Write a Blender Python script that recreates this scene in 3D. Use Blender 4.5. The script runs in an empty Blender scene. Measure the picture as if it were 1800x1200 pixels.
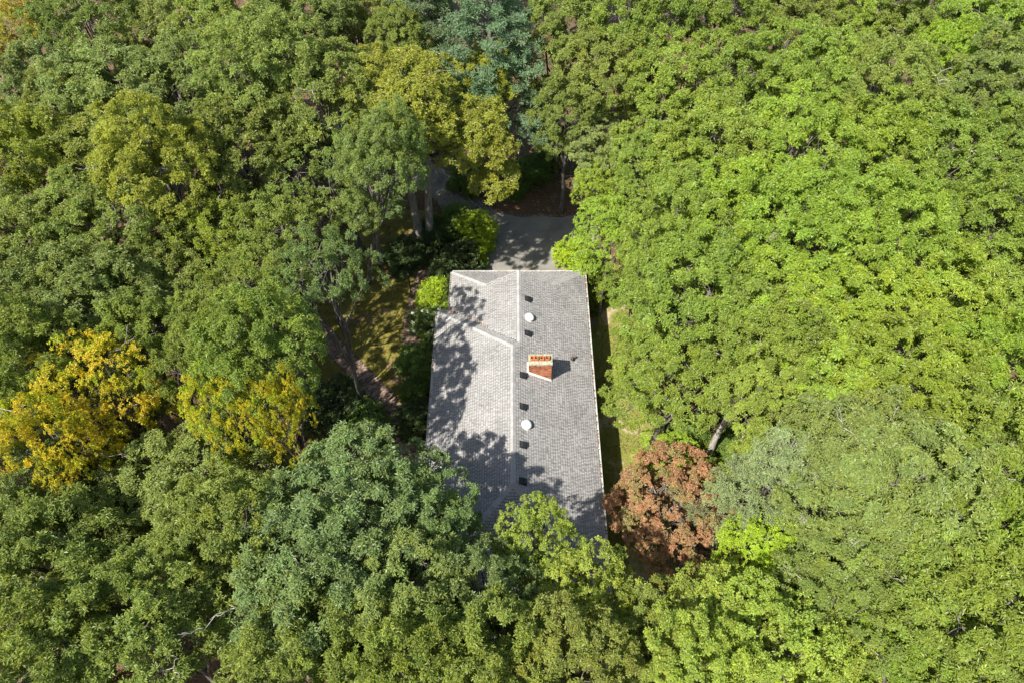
import bpy, math, random
import numpy as np
from mathutils import Vector, Matrix

scene = bpy.context.scene
COL = scene.collection
R_ = math.radians

# ------------------------------------------------------------------ camera, sky, sun, exposure
CAM_Z = 39.2
PITCH = R_(53.3)
cam_d = bpy.data.cameras.new("camera")
cam_d.sensor_width = 36.0
cam_d.lens = 26.0
cam_d.clip_start = 0.5
cam_d.clip_end = 2000.0
cam = bpy.data.objects.new("camera", cam_d)
cam.location = (0, 0, CAM_Z)
cam.rotation_euler = (math.pi / 2 - PITCH, 0, R_(-0.07))
COL.objects.link(cam)
scene.camera = cam

SUN_DIR = Vector((0.515, 0.52, -1.0)).normalized()      # way the light travels
SUN_ELEV = math.asin(-SUN_DIR.z)
world = bpy.data.worlds.new("World")
scene.world = world
world.use_nodes = True
wn = world.node_tree
bg = wn.nodes["Background"]
sky = wn.nodes.new("ShaderNodeTexSky")
sky.sky_type = 'NISHITA'
sky.sun_disc = False
sky.sun_elevation = SUN_ELEV
sky.sun_rotation = math.atan2(-SUN_DIR.x, -SUN_DIR.y)
sky.air_density = 1.0
sky.dust_density = 1.5
wn.links.new(sky.outputs[0], bg.inputs[0])
bg.inputs[1].default_value = 0.10

sun_d = bpy.data.lights.new("sun", 'SUN')
sun_d.energy = 5.0
sun_d.angle = R_(0.53)
sun_d.color = (1.0, 0.94, 0.84)
sun = bpy.data.objects.new("sun", sun_d)
sun.rotation_euler = SUN_DIR.to_track_quat('-Z', 'Y').to_euler()
sun.location = (-40, -40, 70)
COL.objects.link(sun)

vs = scene.view_settings
vs.view_transform = 'Standard'
vs.look = 'None'
vs.gamma = 1.0
vs.use_curve_mapping = False
vs.exposure = 0.86
scene.cycles.max_bounces = 6
scene.cycles.diffuse_bounces = 3
scene.cycles.transmission_bounces = 3
scene.cycles.transparent_max_bounces = 4

# ------------------------------------------------------------------ helpers
FPX = 1300.0


def at(u, v, z=0.0):
    """World point at height z seen at (u, v) of the 1800 px wide photograph."""
    x = (u - 900) / FPX
    y = -(v - 600) / FPX
    c, s = math.cos(PITCH), math.sin(PITCH)
    d = (x, c + s * y, -s + c * y)
    t = (z - CAM_Z) / d[2]
    yw = R_(-0.07)
    X, Y = d[0] * t, d[1] * t
    return Vector((X * math.cos(yw) - Y * math.sin(yw), X * math.sin(yw) + Y * math.cos(yw), z))


def tag(o, label=None, cat=None, group=None, kind=None):
    if label: o["label"] = label
    if cat: o["category"] = cat
    if group: o["group"] = group
    if kind: o["kind"] = kind
    return o


def empty(name, loc=(0, 0, 0), rz=0.0):
    o = bpy.data.objects.new(name, None)
    o.empty_display_size = 0.3
    o.location = loc
    o.rotation_euler = (0, 0, rz)
    COL.objects.link(o)
    return o


def obj(name, me, mat=None, parent=None, kind=None):
    o = bpy.data.objects.new(name, me)
    if mat and not me.materials:
        me.materials.append(mat)
    if parent: o.parent = parent
    if kind: o["kind"] = kind
    COL.objects.link(o)
    return o


def np_mesh(name, V, F, attrs=None, smooth=False):
    """Mesh from numpy arrays; F is (n, k) with one k, or a list of those arrays."""
    V = np.ascontiguousarray(V, dtype=np.float32)
    Fs = F if isinstance(F, list) else [F]
    me = bpy.data.meshes.new(name)
    me.vertices.add(len(V))
    me.vertices.foreach_set("co", V.ravel())
    loops = np.concatenate([np.asarray(f, dtype=np.int32).ravel() for f in Fs])
    tot = np.concatenate([np.full(len(f), np.asarray(f).shape[1], dtype=np.int32) for f in Fs])
    start = np.concatenate([[0], np.cumsum(tot)[:-1]]).astype(np.int32)
    me.loops.add(len(loops))
    me.loops.foreach_set("vertex_index", loops)
    me.polygons.add(len(tot))
    me.polygons.foreach_set("loop_start", start)
    me.polygons.foreach_set("loop_total", tot)
    me.polygons.foreach_set("use_smooth", np.full(len(tot), smooth, dtype=bool))
    if attrs:
        for k, a in attrs.items():
            at_ = me.attributes.new(k, 'FLOAT', 'POINT')
            at_.data.foreach_set("value", np.ascontiguousarray(a, dtype=np.float32))
    me.update(calc_edges=True)
    return me


class MB:
    """Collects simple solids into one mesh."""
    def __init__(self):
        self.v, self.f, self.t = [], [], []

    def add(self, verts, faces, tone=0.5):
        b = len(self.v)
        self.v += [tuple(p) for p in verts]
        self.f += [tuple(b + i for i in f) for f in faces]
        self.t += [tone] * len(verts)

    def box(self, c, s, rz=0.0, tone=0.5, bottom=True):
        hx, hy, hz = s[0] / 2, s[1] / 2, s[2] / 2
        ca, sa = math.cos(rz), math.sin(rz)
        vs_ = []
        for z in (-hz, hz):
            for x, y in ((-hx, -hy), (hx, -hy), (hx, hy), (-hx, hy)):
                vs_.append((c[0] + x * ca - y * sa, c[1] + x * sa + y * ca, c[2] + z))
        fs = [(4, 5, 6, 7), (0, 1, 5, 4), (1, 2, 6, 5), (2, 3, 7, 6), (3, 0, 4, 7)]
        if bottom: fs.append((3, 2, 1, 0))
        self.add(vs_, fs, tone)

    def tube(self, pts, rad, n=6, cap=True):
        pts = [Vector(p) for p in pts]
        rings = []
        for i, p in enumerate(pts):
            d = (pts[min(i + 1, len(pts) - 1)] - pts[max(i - 1, 0)]).normalized()
            a = d.cross(Vector((0, 0, 1)))
            if a.length < 0.05: a = d.cross(Vector((1, 0, 0)))
            a.normalize()
            b = d.cross(a)
            rings.append([p + (a * math.cos(2 * math.pi * k / n) + b * math.sin(2 * math.pi * k / n)) * rad[i] for k in range(n)])
        vv = [q for r in rings for q in r]
        ff = []
        for i in range(len(pts) - 1):
            for k in range(n):
                k2 = (k + 1) % n
                ff.append((i * n + k, i * n + k2, (i + 1) * n + k2, (i + 1) * n + k))
        if cap:
            ff.append(tuple(range(n))[::-1])
            ff.append(tuple((len(pts) - 1) * n + k for k in range(n)))
        self.add(vv, ff)

    def lathe(self, c, prof, n=16):
        vv, ff = [], []
        for r, z in prof:
            for k in range(n):
                a = 2 * math.pi * k / n
                vv.append((c[0] + r * math.cos(a), c[1] + r * math.sin(a), c[2] + z))
        for i in range(len(prof) - 1):
            for k in range(n):
                k2 = (k + 1) % n
                ff.append((i * n + k, i * n + k2, (i + 1) * n + k2, (i + 1) * n + k))
        ff.append(tuple(range(n))[::-1])
        ff.append(tuple((len(prof) - 1) * n + k for k in range(n)))
        self.add(vv, ff)

    def mesh(self, name, smooth=False):
        me = bpy.data.meshes.new(name)
        me.from_pydata(self.v, [], self.f)
        a = me.attributes.new("tone", 'FLOAT', 'POINT')
        a.data.foreach_set("value", self.t)
        if smooth:
            me.polygons.foreach_set("use_smooth", [True] * len(me.polygons))
        me.update()
        return me

    def build(self, name, mat, parent=None, kind=None, smooth=False):
        return obj(name, self.mesh(name, smooth), mat, parent, kind)


# ------------------------------------------------------------------ materials
def new_mat(name):
    m = bpy.data.materials.new(name)
    m.use_nodes = True
    nt = m.node_tree
    return m, nt, nt.nodes["Principled BSDF"]


def N(nt, t, **kw):
    n = nt.nodes.new(t)
    for k, v in kw.items(): setattr(n, k, v)
    return n


def ramp(nt, stops, fac):
    r = N(nt, "ShaderNodeValToRGB")
    e = r.color_ramp.elements
    while len(e) < len(stops): e.new(0.5)
    for i, (p, c) in enumerate(stops):
        e[i].position = p
        e[i].color = (c[0], c[1], c[2], 1)
    nt.links.new(fac, r.inputs[0])
    return r.outputs[0]


def noise(nt, scale, detail=4, rough=0.55, obj_space=False):
    tc = N(nt, "ShaderNodeNewGeometry")
    n = N(nt, "ShaderNodeTexNoise")
    n.inputs["Scale"].default_value = scale
    n.inputs["Detail"].default_value = detail
    n.inputs["Roughness"].default_value = rough
    if obj_space:
        tc = N(nt, "ShaderNodeTexCoord")
        nt.links.new(tc.outputs["Object"], n.inputs["Vector"])
    else:
        nt.links.new(tc.outputs["Position"], n.inputs["Vector"])
    return n.outputs["Fac"]


def mix(nt, fac, a, b, mode='MIX'):
    m = N(nt, "ShaderNodeMix", data_type='RGBA', blend_type=mode)
    for sock, val in ((m.inputs["Factor"], fac), (m.inputs["A"], a), (m.inputs["B"], b)):
        pass
    ins = {"f": m.inputs[0], "a": m.inputs[6], "b": m.inputs[7]}
    for k, val in (("f", fac), ("a", a), ("b", b)):
        if hasattr(val, "links"): nt.links.new(val, ins[k])
        elif isinstance(val, (int, float)): ins[k].default_value = val
        else: ins[k].default_value = (val[0], val[1], val[2], 1)
    return m.outputs[2]


def bump(nt, bs, h, strength=0.4, dist=0.02):
    b = N(nt, "ShaderNodeBump")
    b.inputs["Strength"].default_value = strength
    b.inputs["Distance"].default_value = dist
    nt.links.new(h, b.inputs["Height"])
    nt.links.new(b.outputs[0], bs.inputs["Normal"])


def plain(name, c, rough=0.6, c2=None, scale=8, metal=0.0, spec=0.4):
    m, nt, bs = new_mat(name)
    f = noise(nt, scale)
    c2 = c2 or tuple(x * 0.8 for x in c)
    nt.links.new(ramp(nt, [(0.35, c2), (0.65, c)], f), bs.inputs["Base Color"])
    bs.inputs["Roughness"].default_value = rough
    bs.inputs["Metallic"].default_value = metal
    bs.inputs["Specular IOR Level"].default_value = spec
    return m


def leaf_material():
    m, nt, bs = new_mat("leaf")
    oi = N(nt, "ShaderNodeObjectInfo")
    tone = N(nt, "ShaderNodeAttribute", attribute_name="tone").outputs["Fac"]
    hue = N(nt, "ShaderNodeAttribute", attribute_name="hue").outputs["Fac"]
    # leaves of one tree differ: some yellower and paler, some deeper green
    warm = mix(nt, 1.0, oi.outputs["Color"], (1.35, 1.12, 0.6), 'MULTIPLY')
    base = mix(nt, hue, oi.outputs["Color"], warm)
    sc = N(nt, "ShaderNodeMapRange")
    sc.inputs["To Min"].default_value = 0.55
    sc.inputs["To Max"].default_value = 1.5
    nt.links.new(tone, sc.inputs["Value"])
    comb = N(nt, "ShaderNodeCombineColor")
    for i in range(3): nt.links.new(sc.outputs[0], comb.inputs[i])
    colr = mix(nt, 1.0, base, comb.outputs[0], 'MULTIPLY')
    nt.links.new(colr, bs.inputs["Base Color"])
    bs.inputs["Roughness"].default_value = 0.46
    bs.inputs["Specular IOR Level"].default_value = 0.5
    tr = N(nt, "ShaderNodeBsdfTranslucent")
    trc = mix(nt, 1.0, colr, (1.7, 1.75, 0.8), 'MULTIPLY')
    nt.links.new(trc, tr.inputs[0])
    ms = N(nt, "ShaderNodeMixShader")
    ms.inputs[0].default_value = 0.33
    nt.links.new(bs.outputs[0], ms.inputs[1])
    nt.links.new(tr.outputs[0], ms.inputs[2])
    nt.links.new(ms.outputs[0], nt.nodes["Material Output"].inputs[0])
    return m


def tone_material(name, stops, rough=0.85, nscale=3.0, namount=0.35, spec=0.3):
    """Colour of each piece from its own tone, with wear over the whole."""
    m, nt, bs = new_mat(name)
    tone = N(nt, "ShaderNodeAttribute", attribute_name="tone").outputs["Fac"]
    c = ramp(nt, stops, tone)
    f = noise(nt, nscale, 6, 0.65)
    w = ramp(nt, [(0.3, (1 - namount,) * 3), (0.7, (1 + namount * 0.4,) * 3)], f)
    nt.links.new(mix(nt, 1.0, c, w, 'MULTIPLY'), bs.inputs["Base Color"])
    bs.inputs["Roughness"].default_value = rough
    bs.inputs["Specular IOR Level"].default_value = spec
    return m


def bark_material():
    m, nt, bs = new_mat("bark")
    tc = N(nt, "ShaderNodeTexCoord")
    mp = N(nt, "ShaderNodeMapping")
    mp.inputs["Scale"].default_value = (7, 7, 1.2)
    n = N(nt, "ShaderNodeTexNoise")
    n.inputs["Scale"].default_value = 1.6
    n.inputs["Detail"].default_value = 6
    nt.links.new(tc.outputs["Object"], mp.inputs[0])
    nt.links.new(mp.outputs[0], n.inputs["Vector"])
    nt.links.new(ramp(nt, [(0.3, (0.06, 0.05, 0.042)), (0.55, (0.15, 0.135, 0.115)), (0.75, (0.24, 0.225, 0.20))], n.outputs["Fac"]), bs.inputs["Base Color"])
    bs.inputs["Roughness"].default_value = 0.9
    bump(nt, bs, n.outputs["Fac"], 0.6, 0.04)
    return m


def lightened_bark(name, a, b, c):
    m = BARK.copy()
    m.name = name
    e = next(n for n in m.node_tree.nodes if n.type == 'VALTORGB').color_ramp.elements
    for k, col in enumerate((a, b, c)): e[k].color = col + (1,)
    return m


def forest_floor_material():
    m, nt, bs = new_mat("forest_floor")
    f = noise(nt, 9.0, 8, 0.7)
    g = noise(nt, 0.35, 3)
    leaves = ramp(nt, [(0.25, (0.04, 0.026, 0.018)), (0.45, (0.10, 0.06, 0.034)), (0.6, (0.165, 0.095, 0.05)), (0.78, (0.27, 0.17, 0.10))], f)
    moss = ramp(nt, [(0.3, (0.05, 0.05, 0.02)), (0.7, (0.13, 0.12, 0.04))], f)
    fac = ramp(nt, [(0.52, (0, 0, 0)), (0.66, (1, 1, 1))], g)
    nt.links.new(mix(nt, fac, leaves, moss), bs.inputs["Base Color"])
    bs.inputs["Roughness"].default_value = 0.95
    bump(nt, bs, f, 0.8, 0.06)
    return m


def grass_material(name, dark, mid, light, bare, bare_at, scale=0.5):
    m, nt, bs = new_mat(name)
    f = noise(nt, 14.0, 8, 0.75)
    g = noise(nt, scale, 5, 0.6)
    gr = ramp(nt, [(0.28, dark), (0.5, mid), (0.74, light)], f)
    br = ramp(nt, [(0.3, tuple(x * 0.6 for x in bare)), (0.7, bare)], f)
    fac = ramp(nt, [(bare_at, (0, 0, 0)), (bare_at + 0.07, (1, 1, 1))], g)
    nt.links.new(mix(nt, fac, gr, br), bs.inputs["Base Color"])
    bs.inputs["Roughness"].default_value = 0.95
    bump(nt, bs, f, 0.9, 0.05)
    return m


def asphalt_material():
    m, nt, bs = new_mat("asphalt")
    f = noise(nt, 60.0, 4, 0.7)
    g = noise(nt, 0.7, 5, 0.6)
    a = ramp(nt, [(0.3, (0.15, 0.146, 0.136)), (0.7, (0.29, 0.277, 0.25))], f)
    w = ramp(nt, [(0.32, (0.62, 0.62, 0.63)), (0.5, (0.95, 0.94, 0.92)), (0.68, (1.15, 1.12, 1.06))], g)
    nt.links.new(mix(nt, 1.0, a, w, 'MULTIPLY'), bs.inputs["Base Color"])
    bs.inputs["Roughness"].default_value = 0.9
    bump(nt, bs, f, 0.5, 0.01)
    return m


LEAF = leaf_material()
def leaf_variant(name, shift):
    m = LEAF.copy()
    m.name = name
    for n in m.node_tree.nodes:
        if n.type == 'MIX' and abs(n.inputs[7].default_value[0] - 1.35) < 1e-3:
            n.inputs[7].default_value = shift + (1,)
    return m


LEAF_RED = leaf_variant("red_leaf", (0.62, 1.25, 0.75))
LEAF_GOLD = leaf_variant("golden_leaf", (0.55, 0.92, 1.0))
BARK = bark_material()
SUNLIT_BARK = lightened_bark("lightened_bark", (0.22, 0.19, 0.16), (0.42, 0.39, 0.35), (0.55, 0.52, 0.47))  # lighter copy of the bark: sunlight on the trunk put into its colour
GREY_BARK = lightened_bark("grey_bark", (0.12, 0.11, 0.10), (0.24, 0.225, 0.205), (0.33, 0.31, 0.29))
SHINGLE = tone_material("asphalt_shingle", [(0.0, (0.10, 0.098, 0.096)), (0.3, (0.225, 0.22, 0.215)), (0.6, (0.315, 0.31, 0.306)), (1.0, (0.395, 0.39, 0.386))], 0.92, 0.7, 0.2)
DECK = plain("roof_felt", (0.11, 0.107, 0.104), 0.9)  # dark deck bared between courses stands in for their shadow strip
CAP = tone_material("ridge_shingle", [(0.0, (0.31, 0.306, 0.30)), (1.0, (0.40, 0.395, 0.39))], 0.92, 2.0, 0.15)
WHITE = plain("white_metal", (0.62, 0.62, 0.59), 0.5, (0.45, 0.45, 0.42), 3)
WALL = plain("painted_clapboard", (0.55, 0.53, 0.48), 0.8, (0.48, 0.46, 0.42), 2)
VENT = plain("black_vent_plastic", (0.022, 0.023, 0.026), 0.5, (0.015, 0.016, 0.018), 6)
DOME = plain("white_dome", (0.86, 0.86, 0.84), 0.25, (0.80, 0.80, 0.78), 4)
LEADM = plain("lead_flashing", (0.72, 0.70, 0.66), 0.6, (0.5, 0.48, 0.45), 9)
RUST = plain("rusty_pipe", (0.22, 0.12, 0.08), 0.8, (0.12, 0.08, 0.06), 20)
BRICK = tone_material("red_brick", [(0.0, (0.20, 0.075, 0.045)), (0.5, (0.40, 0.145, 0.075)), (1.0, (0.52, 0.22, 0.12))], 0.9, 5.0, 0.4)
MORTAR = plain("mortar", (0.34, 0.27, 0.22), 0.95, (0.25, 0.2, 0.17), 12)
CONC = plain("lichen_concrete", (0.48, 0.45, 0.35), 0.95, (0.20, 0.19, 0.13), 9)
CLAY = plain("clay_flue", (0.52, 0.21, 0.08), 0.8, (0.36, 0.14, 0.06), 12)
FLUE_BLACK = plain("flue_black", (0.02, 0.018, 0.016), 1.0)
PAVER = tone_material("brick_paver", [(0.0, (0.15, 0.10, 0.075)), (0.5, (0.30, 0.205, 0.15)), (1.0, (0.45, 0.34, 0.26))], 0.95, 1.2, 0.4)
JOINT = plain("sandy_joint", (0.13, 0.095, 0.07), 1.0, (0.08, 0.06, 0.045), 14)
BLACKIRON = plain("black_iron", (0.015, 0.015, 0.016), 0.45)
LAMPGLASS = plain("frosted_glass", (0.5, 0.5, 0.46), 0.2)
STONE = plain("field_stone", (0.20, 0.185, 0.165), 0.95, (0.10, 0.09, 0.08), 6)
DEADWOOD = plain("dead_wood", (0.50, 0.47, 0.43), 0.95, (0.28, 0.25, 0.22), 10)
PETAL = plain("pale_petal", (0.62, 0.66, 0.52), 0.7, (0.45, 0.52, 0.34), 12)
LITTER = tone_material("fallen_leaf", [(0.0, (0.12, 0.05, 0.025)), (0.4, (0.28, 0.13, 0.05)), (0.75, (0.42, 0.26, 0.12)), (1.0, (0.55, 0.40, 0.20))], 0.9, 2.0, 0.2)

# ------------------------------------------------------------------ the ground
rng0 = np.random.default_rng(5)


def lawn_sheet(name, pts, z, mat, cat=None):
    """Flat ground sheet with an irregular edge."""
    P = [Vector((p[0], p[1], 0)) for p in pts]
    out = []
    for i, p in enumerate(P):
        q = P[(i + 1) % len(P)]
        n = max(2, int((q - p).length / 0.5))
        for k in range(n):
            w = p.lerp(q, k / n)
            out.append((w.x + rng0.normal(0, 0.07), w.y + rng0.normal(0, 0.07), z))
    me = bpy.data.meshes.new(name)
    me.from_pydata(out, [], [tuple(range(len(out)))])
    me.update()
    return obj(name, me, mat, None, 'structure')


def ground_sheet():
    # gently uneven forest floor far out, level round the house
    n = 90
    xs = np.sign(np.linspace(-1, 1, n)) * np.abs(np.linspace(-1, 1, n)) ** 2.2 * 600
    X, Y = np.meshgrid(xs, xs + 30)
    d = np.maximum(np.hypot(X, Y - 25) - 32, 0)
    Z = np.minimum(d * 0.02, 1.0) * (np.sin(X * 0.13) * np.cos(Y * 0.11) * 0.5) - 0.004
    V = np.stack([X.ravel(), Y.ravel(), Z.ravel()], 1)
    i = np.arange(n * n).reshape(n, n)
    F = np.stack([i[:-1, :-1].ravel(), i[:-1, 1:].ravel(), i[1:, 1:].ravel(), i[1:, :-1].ravel()], 1)
    return obj("forest_floor", np_mesh("forest_floor", V, F, smooth=True), forest_floor_material(), None, 'structure')


ground_sheet()
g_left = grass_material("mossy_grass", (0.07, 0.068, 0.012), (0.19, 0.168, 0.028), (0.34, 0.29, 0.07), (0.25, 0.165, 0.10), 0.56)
g_right = grass_material("yellow_green_grass", (0.09, 0.105, 0.02), (0.19, 0.20, 0.04), (0.32, 0.32, 0.09), (0.50, 0.41, 0.27), 0.545, 0.55)  # yellow-green grass with bare sandy patches
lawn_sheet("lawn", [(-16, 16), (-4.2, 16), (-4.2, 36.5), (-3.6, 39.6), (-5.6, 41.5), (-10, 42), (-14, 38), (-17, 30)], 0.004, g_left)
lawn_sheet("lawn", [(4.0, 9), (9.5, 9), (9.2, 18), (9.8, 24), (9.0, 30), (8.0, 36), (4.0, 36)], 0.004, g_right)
DRIVE = [(-2.6, 30.0), (5.6, 30.0), (5.9, 36.0), (6.6, 41.0), (4.2, 41.0), (1.2, 40.9), (-0.9, 41.2), (-2.0, 42.2), (-3.0, 43.4), (-4.6, 45.5), (-8.0, 49.0), (-14, 54), (-16.5, 52), (-9.5, 46.0), (-6.2, 43.2), (-4.9, 41.2), (-3.9, 39.4), (-3.2, 37.4), (-2.7, 35.0)]
lawn_sheet("driveway", DRIVE, 0.010, asphalt_material())
lawn_sheet("planting_bed", [(-6.0, 14), (-4.0, 14), (-4.0, 32.0), (-2.8, 33), (-2.9, 37.2), (-4.2, 39.3), (-6.9, 39.0), (-7.6, 36.6), (-5.3, 36.2), (-5.5, 30), (-5.6, 20)], 0.008, plain("bark_mulch", (0.09, 0.055, 0.035), 1.0, (0.05, 0.03, 0.02), 9))

# low stone edging where the drive meets the wood
edge = empty("drive_edging", (0, 41, 0))
tag(edge, "low curved stone edging between the asphalt drive and the brown leaf bank", "edging")
ep = [(6.4, 41.12), (4.2, 41.12), (1.2, 41.02), (-0.85, 41.32), (-1.9, 42.3), (-2.9, 43.5), (-4.5, 45.6)]
prng = random.Random(3)
stone_me = []
for k in range(4):
    mb = MB()
    mb.lathe((0, 0, 0), [(0.08, -0.05), (0.10, 0.02), (0.08, 0.06), (0.04, 0.08)], 7)
    me = mb.mesh("stone", True)
    for v_ in me.vertices:
        v_.co.x *= 1.35 + prng.uniform(-.2, .2); v_.co.y += prng.uniform(-.02, .02); v_.co.z += prng.uniform(-.015, .015)
    me.materials.append(STONE)
    stone_me.append(me)
for (a, b) in zip(ep[:-1], ep[1:]):
    L = math.dist(a, b)
    n = int(L / 0.27)
    for k in range(n):
        t = (k + 0.5) / n
        o = bpy.data.objects.new("stone", prng.choice(stone_me))
        o.parent = edge
        o.location = (a[0] + (b[0] - a[0]) * t, a[1] + (b[1] - a[1]) * t - 41, 0.0)
        o.rotation_euler = (0, 0, math.atan2(b[1] - a[1], b[0] - a[0]) + prng.uniform(-.2, .2))
        s_ = prng.uniform(0.8, 1.15); o.scale = (s_, s_, s_ * prng.uniform(.5, .8))
        COL.objects.link(o)


# brick walks: every brick real, too small in the picture to be picked apart
def brick_walk(pts, width, label):
    root = empty("brick_walk", (pts[0][0], pts[0][1], 0))
    tag(root, label, "path", None, 'structure')
    rr = random.Random(len(pts) * 7)
    mb, bed = MB(), MB()
    for (a, b) in zip(pts[:-1], pts[1:]):
        d = Vector((b[0] - a[0], b[1] - a[1], 0)); L = d.length; d.normalize()
        s = Vector((-d.y, d.x, 0)); rz = math.atan2(d.y, d.x)
        c0 = Vector((a[0], a[1], 0)); c1 = Vector((b[0], b[1], 0))
        o0 = Vector((pts[0][0], pts[0][1], 0))
        w2 = width / 2 + 0.05
        z0 = Vector((0, 0, 0.014))
        bed.add([c0 + s * w2 - o0 + z0, c0 - s * w2 - o0 + z0, c1 - s * w2 - o0 + z0, c1 + s * w2 - o0 + z0], [(0, 1, 2, 3)])
        nr = int(L / 0.115)
        nc = int(width / 0.215)
        for i in range(nr):
            for j in range(nc + 1):
                off = (j - nc / 2 + (0.5 if i % 2 else 0.0)) * 0.215
                if abs(off) > width / 2 or rr.random() < 0.02: continue
                p = c0 + d * ((i + .5) * 0.115) + s * off - o0
                mb.box((p.x, p.y, 0.022 + rr.uniform(-.006, .008)), (0.103, 0.203, 0.06), rz + rr.uniform(-.03, .03), rr.random(), False)
    bed.build("walk_bed", JOINT, root)
    mb.build("brick_paving", PAVER, root, 'stuff')


J = (-6.75, 24.0)
brick_walk([(-15.5, 33.2), (-11.4, 28.5), (-7.6, 24.4), J], 1.25, "wide brick walk crossing the mossy lawn diagonally towards the house")
brick_walk([J, (-6.35, 21.5), (-6.1, 17.5), (-6.3, 13.5)], 1.25, "brick walk running along the near left side of the house")
brick_walk([(-6.45, 24.5), (-6.35, 27.0), (-6.75, 30.0), (-6.55, 33.0), (-6.1, 35.6), (-5.2, 37.0)], 1.05, "narrow brick walk past the lamp post beside the shrubs")

# ------------------------------------------------------------------ the house
E_ = 3.2
WLM, WLG, WR = 4.596, 3.842, 4.744
Y0, Y1, Y2 = 11.45, 29.15, 32.49
S, GA = 0.6004, 2.228
XM, HM = (WR - WLM) / 2, (WR + WLM) / 2
XG, HG = (WR - WLG) / 2, (WR + WLG) / 2
ZM, ZG = E_ + S * HM, E_ + S * HG

house = empty("house", (0, 22, 0))
tag(house, "long single storey house under a grey shingle hip roof with a red brick chimney", "house")
HO = Vector((0, 22, 0))


def hb(mb, name, mat, parent=None, kind=None, smooth=False):
    """Link a part modelled in world space under the house."""
    o = mb.build(name, mat, parent or house, kind, smooth)
    if parent is None:
        o.data.transform(Matrix.Translation(-HO))
    return o


# corner points of the roof
nearL, nearR = (-WLM, Y0, E_), (WR, Y0, E_)
farR = (WR, Y2, E_)
ridge_near = (XM, Y0 + HM, ZM)
ridge_far = (XM, Y1 - HM, ZM)
C2 = (-WLM, Y1, E_)
G1 = (-WLG, Y1, E_)
gar_near = (XG, Y1 - HG, ZG)
gar_far = (XG, Y2 - GA, ZG)
GL = (-WLG, Y2, E_)
A_r = (WR - GA, Y2 - GA, E_ + S * GA)
A_l = (-WLG + GA, Y2 - GA, E_ + S * GA)

slopes = [
    [nearR, farR, A_r, gar_far, gar_near, ridge_far, ridge_near],           # right slope
    [nearL, ridge_near, ridge_far, C2],                                     # left slope of main part
    [G1, gar_near, gar_far, A_l, GL],                                       # left slope of garage part
    [nearL, nearR, ridge_near],                                             # near hip
    [C2, ridge_far, gar_near, G1],                                          # strip facing away at the step
    [GL, A_l, A_r, farR],                                                   # far hip under the gablet
]


def inside(poly, p):
    c = False
    n = len(poly)
    for i in range(n):
        (x1, y1), (x2, y2) = poly[i], poly[(i + 1) % n]
        if (y1 > p[1]) != (y2 > p[1]) and p[0] < (x2 - x1) * (p[1] - y1) / (y2 - y1) + x1:
            c = not c
    return c


def poly_normal(P):
    n = Vector((0, 0, 0))
    for i in range(len(P)):
        a, b = P[i], P[(i + 1) % len(P)]
        n += a.cross(b)
    n.normalize()
    return n if n.z > 0 else -n


deck = MB()
shing_V, shing_F, shing_T = [], [], []
srng = random.Random(11)
nv = 0
for pts in slopes:
    P = [Vector(p) for p in pts]
    n = poly_normal(P)
    deck.add([p - n * 0.02 for p in P], [tuple(range(len(P)))])
    up = (Vector((0, 0, 1)) - n * n.z).normalized()        # up the slope
    ea = n.cross(up)                                       # along the eaves
    o = P[0]
    zmin = min(p.z for p in P)
    zmax = max(p.z for p in P)
    e2 = [(p - o).dot(ea) for p in P]
    t2 = [(p - o).dot(up) for p in P]
    t0 = min(t2)
    poly = list(zip(e2, t2))
    rows = int((max(t2) - t0) / 0.15) + 1
    TW = 0.098
    cols = int((max(e2) - min(e2)) / TW) + 2
    for r in range(rows):
        tb = t0 + r * 0.15
        off = min(e2) - srng.random() * TW
        ph_ = srng.randrange(2)
        run = 0
        shade = 0.5
        for c in range(cols):
            e0 = off + c * TW
            if not inside(poly, (e0 + TW / 2, tb + 0.075)): continue
            dk = (c + ph_) % 2 if srng.random() < 0.8 else srng.randrange(2)
            shade = srng.uniform(0.38, 0.55) if dk else srng.uniform(0.58, 0.92)
            lift = 0.022 if shade > 0.5 else 0.013
            p0 = o + ea * (e0 + 0.003) + up * (tb + 0.026)
            p1 = o + ea * (e0 + TW - 0.003) + up * (tb + 0.026)
            a, b = p0 + n * lift, p1 + n * lift
            cc, d = p1 + up * 0.124 + n * 0.004, p0 + up * 0.124 + n * 0.004
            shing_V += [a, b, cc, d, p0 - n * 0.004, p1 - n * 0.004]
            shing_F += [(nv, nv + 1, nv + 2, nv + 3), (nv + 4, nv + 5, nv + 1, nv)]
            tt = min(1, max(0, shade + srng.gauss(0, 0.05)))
            shing_T += [tt] * 4 + [0.0] * 2  # lower butt edge darkened: each course's shadow line put into the tone
            nv += 6
roof = hb(deck, "roof", DECK)
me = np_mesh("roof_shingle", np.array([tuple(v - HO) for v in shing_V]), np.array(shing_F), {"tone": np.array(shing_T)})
obj("roof_shingle", me, SHINGLE, roof, 'stuff')

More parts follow.
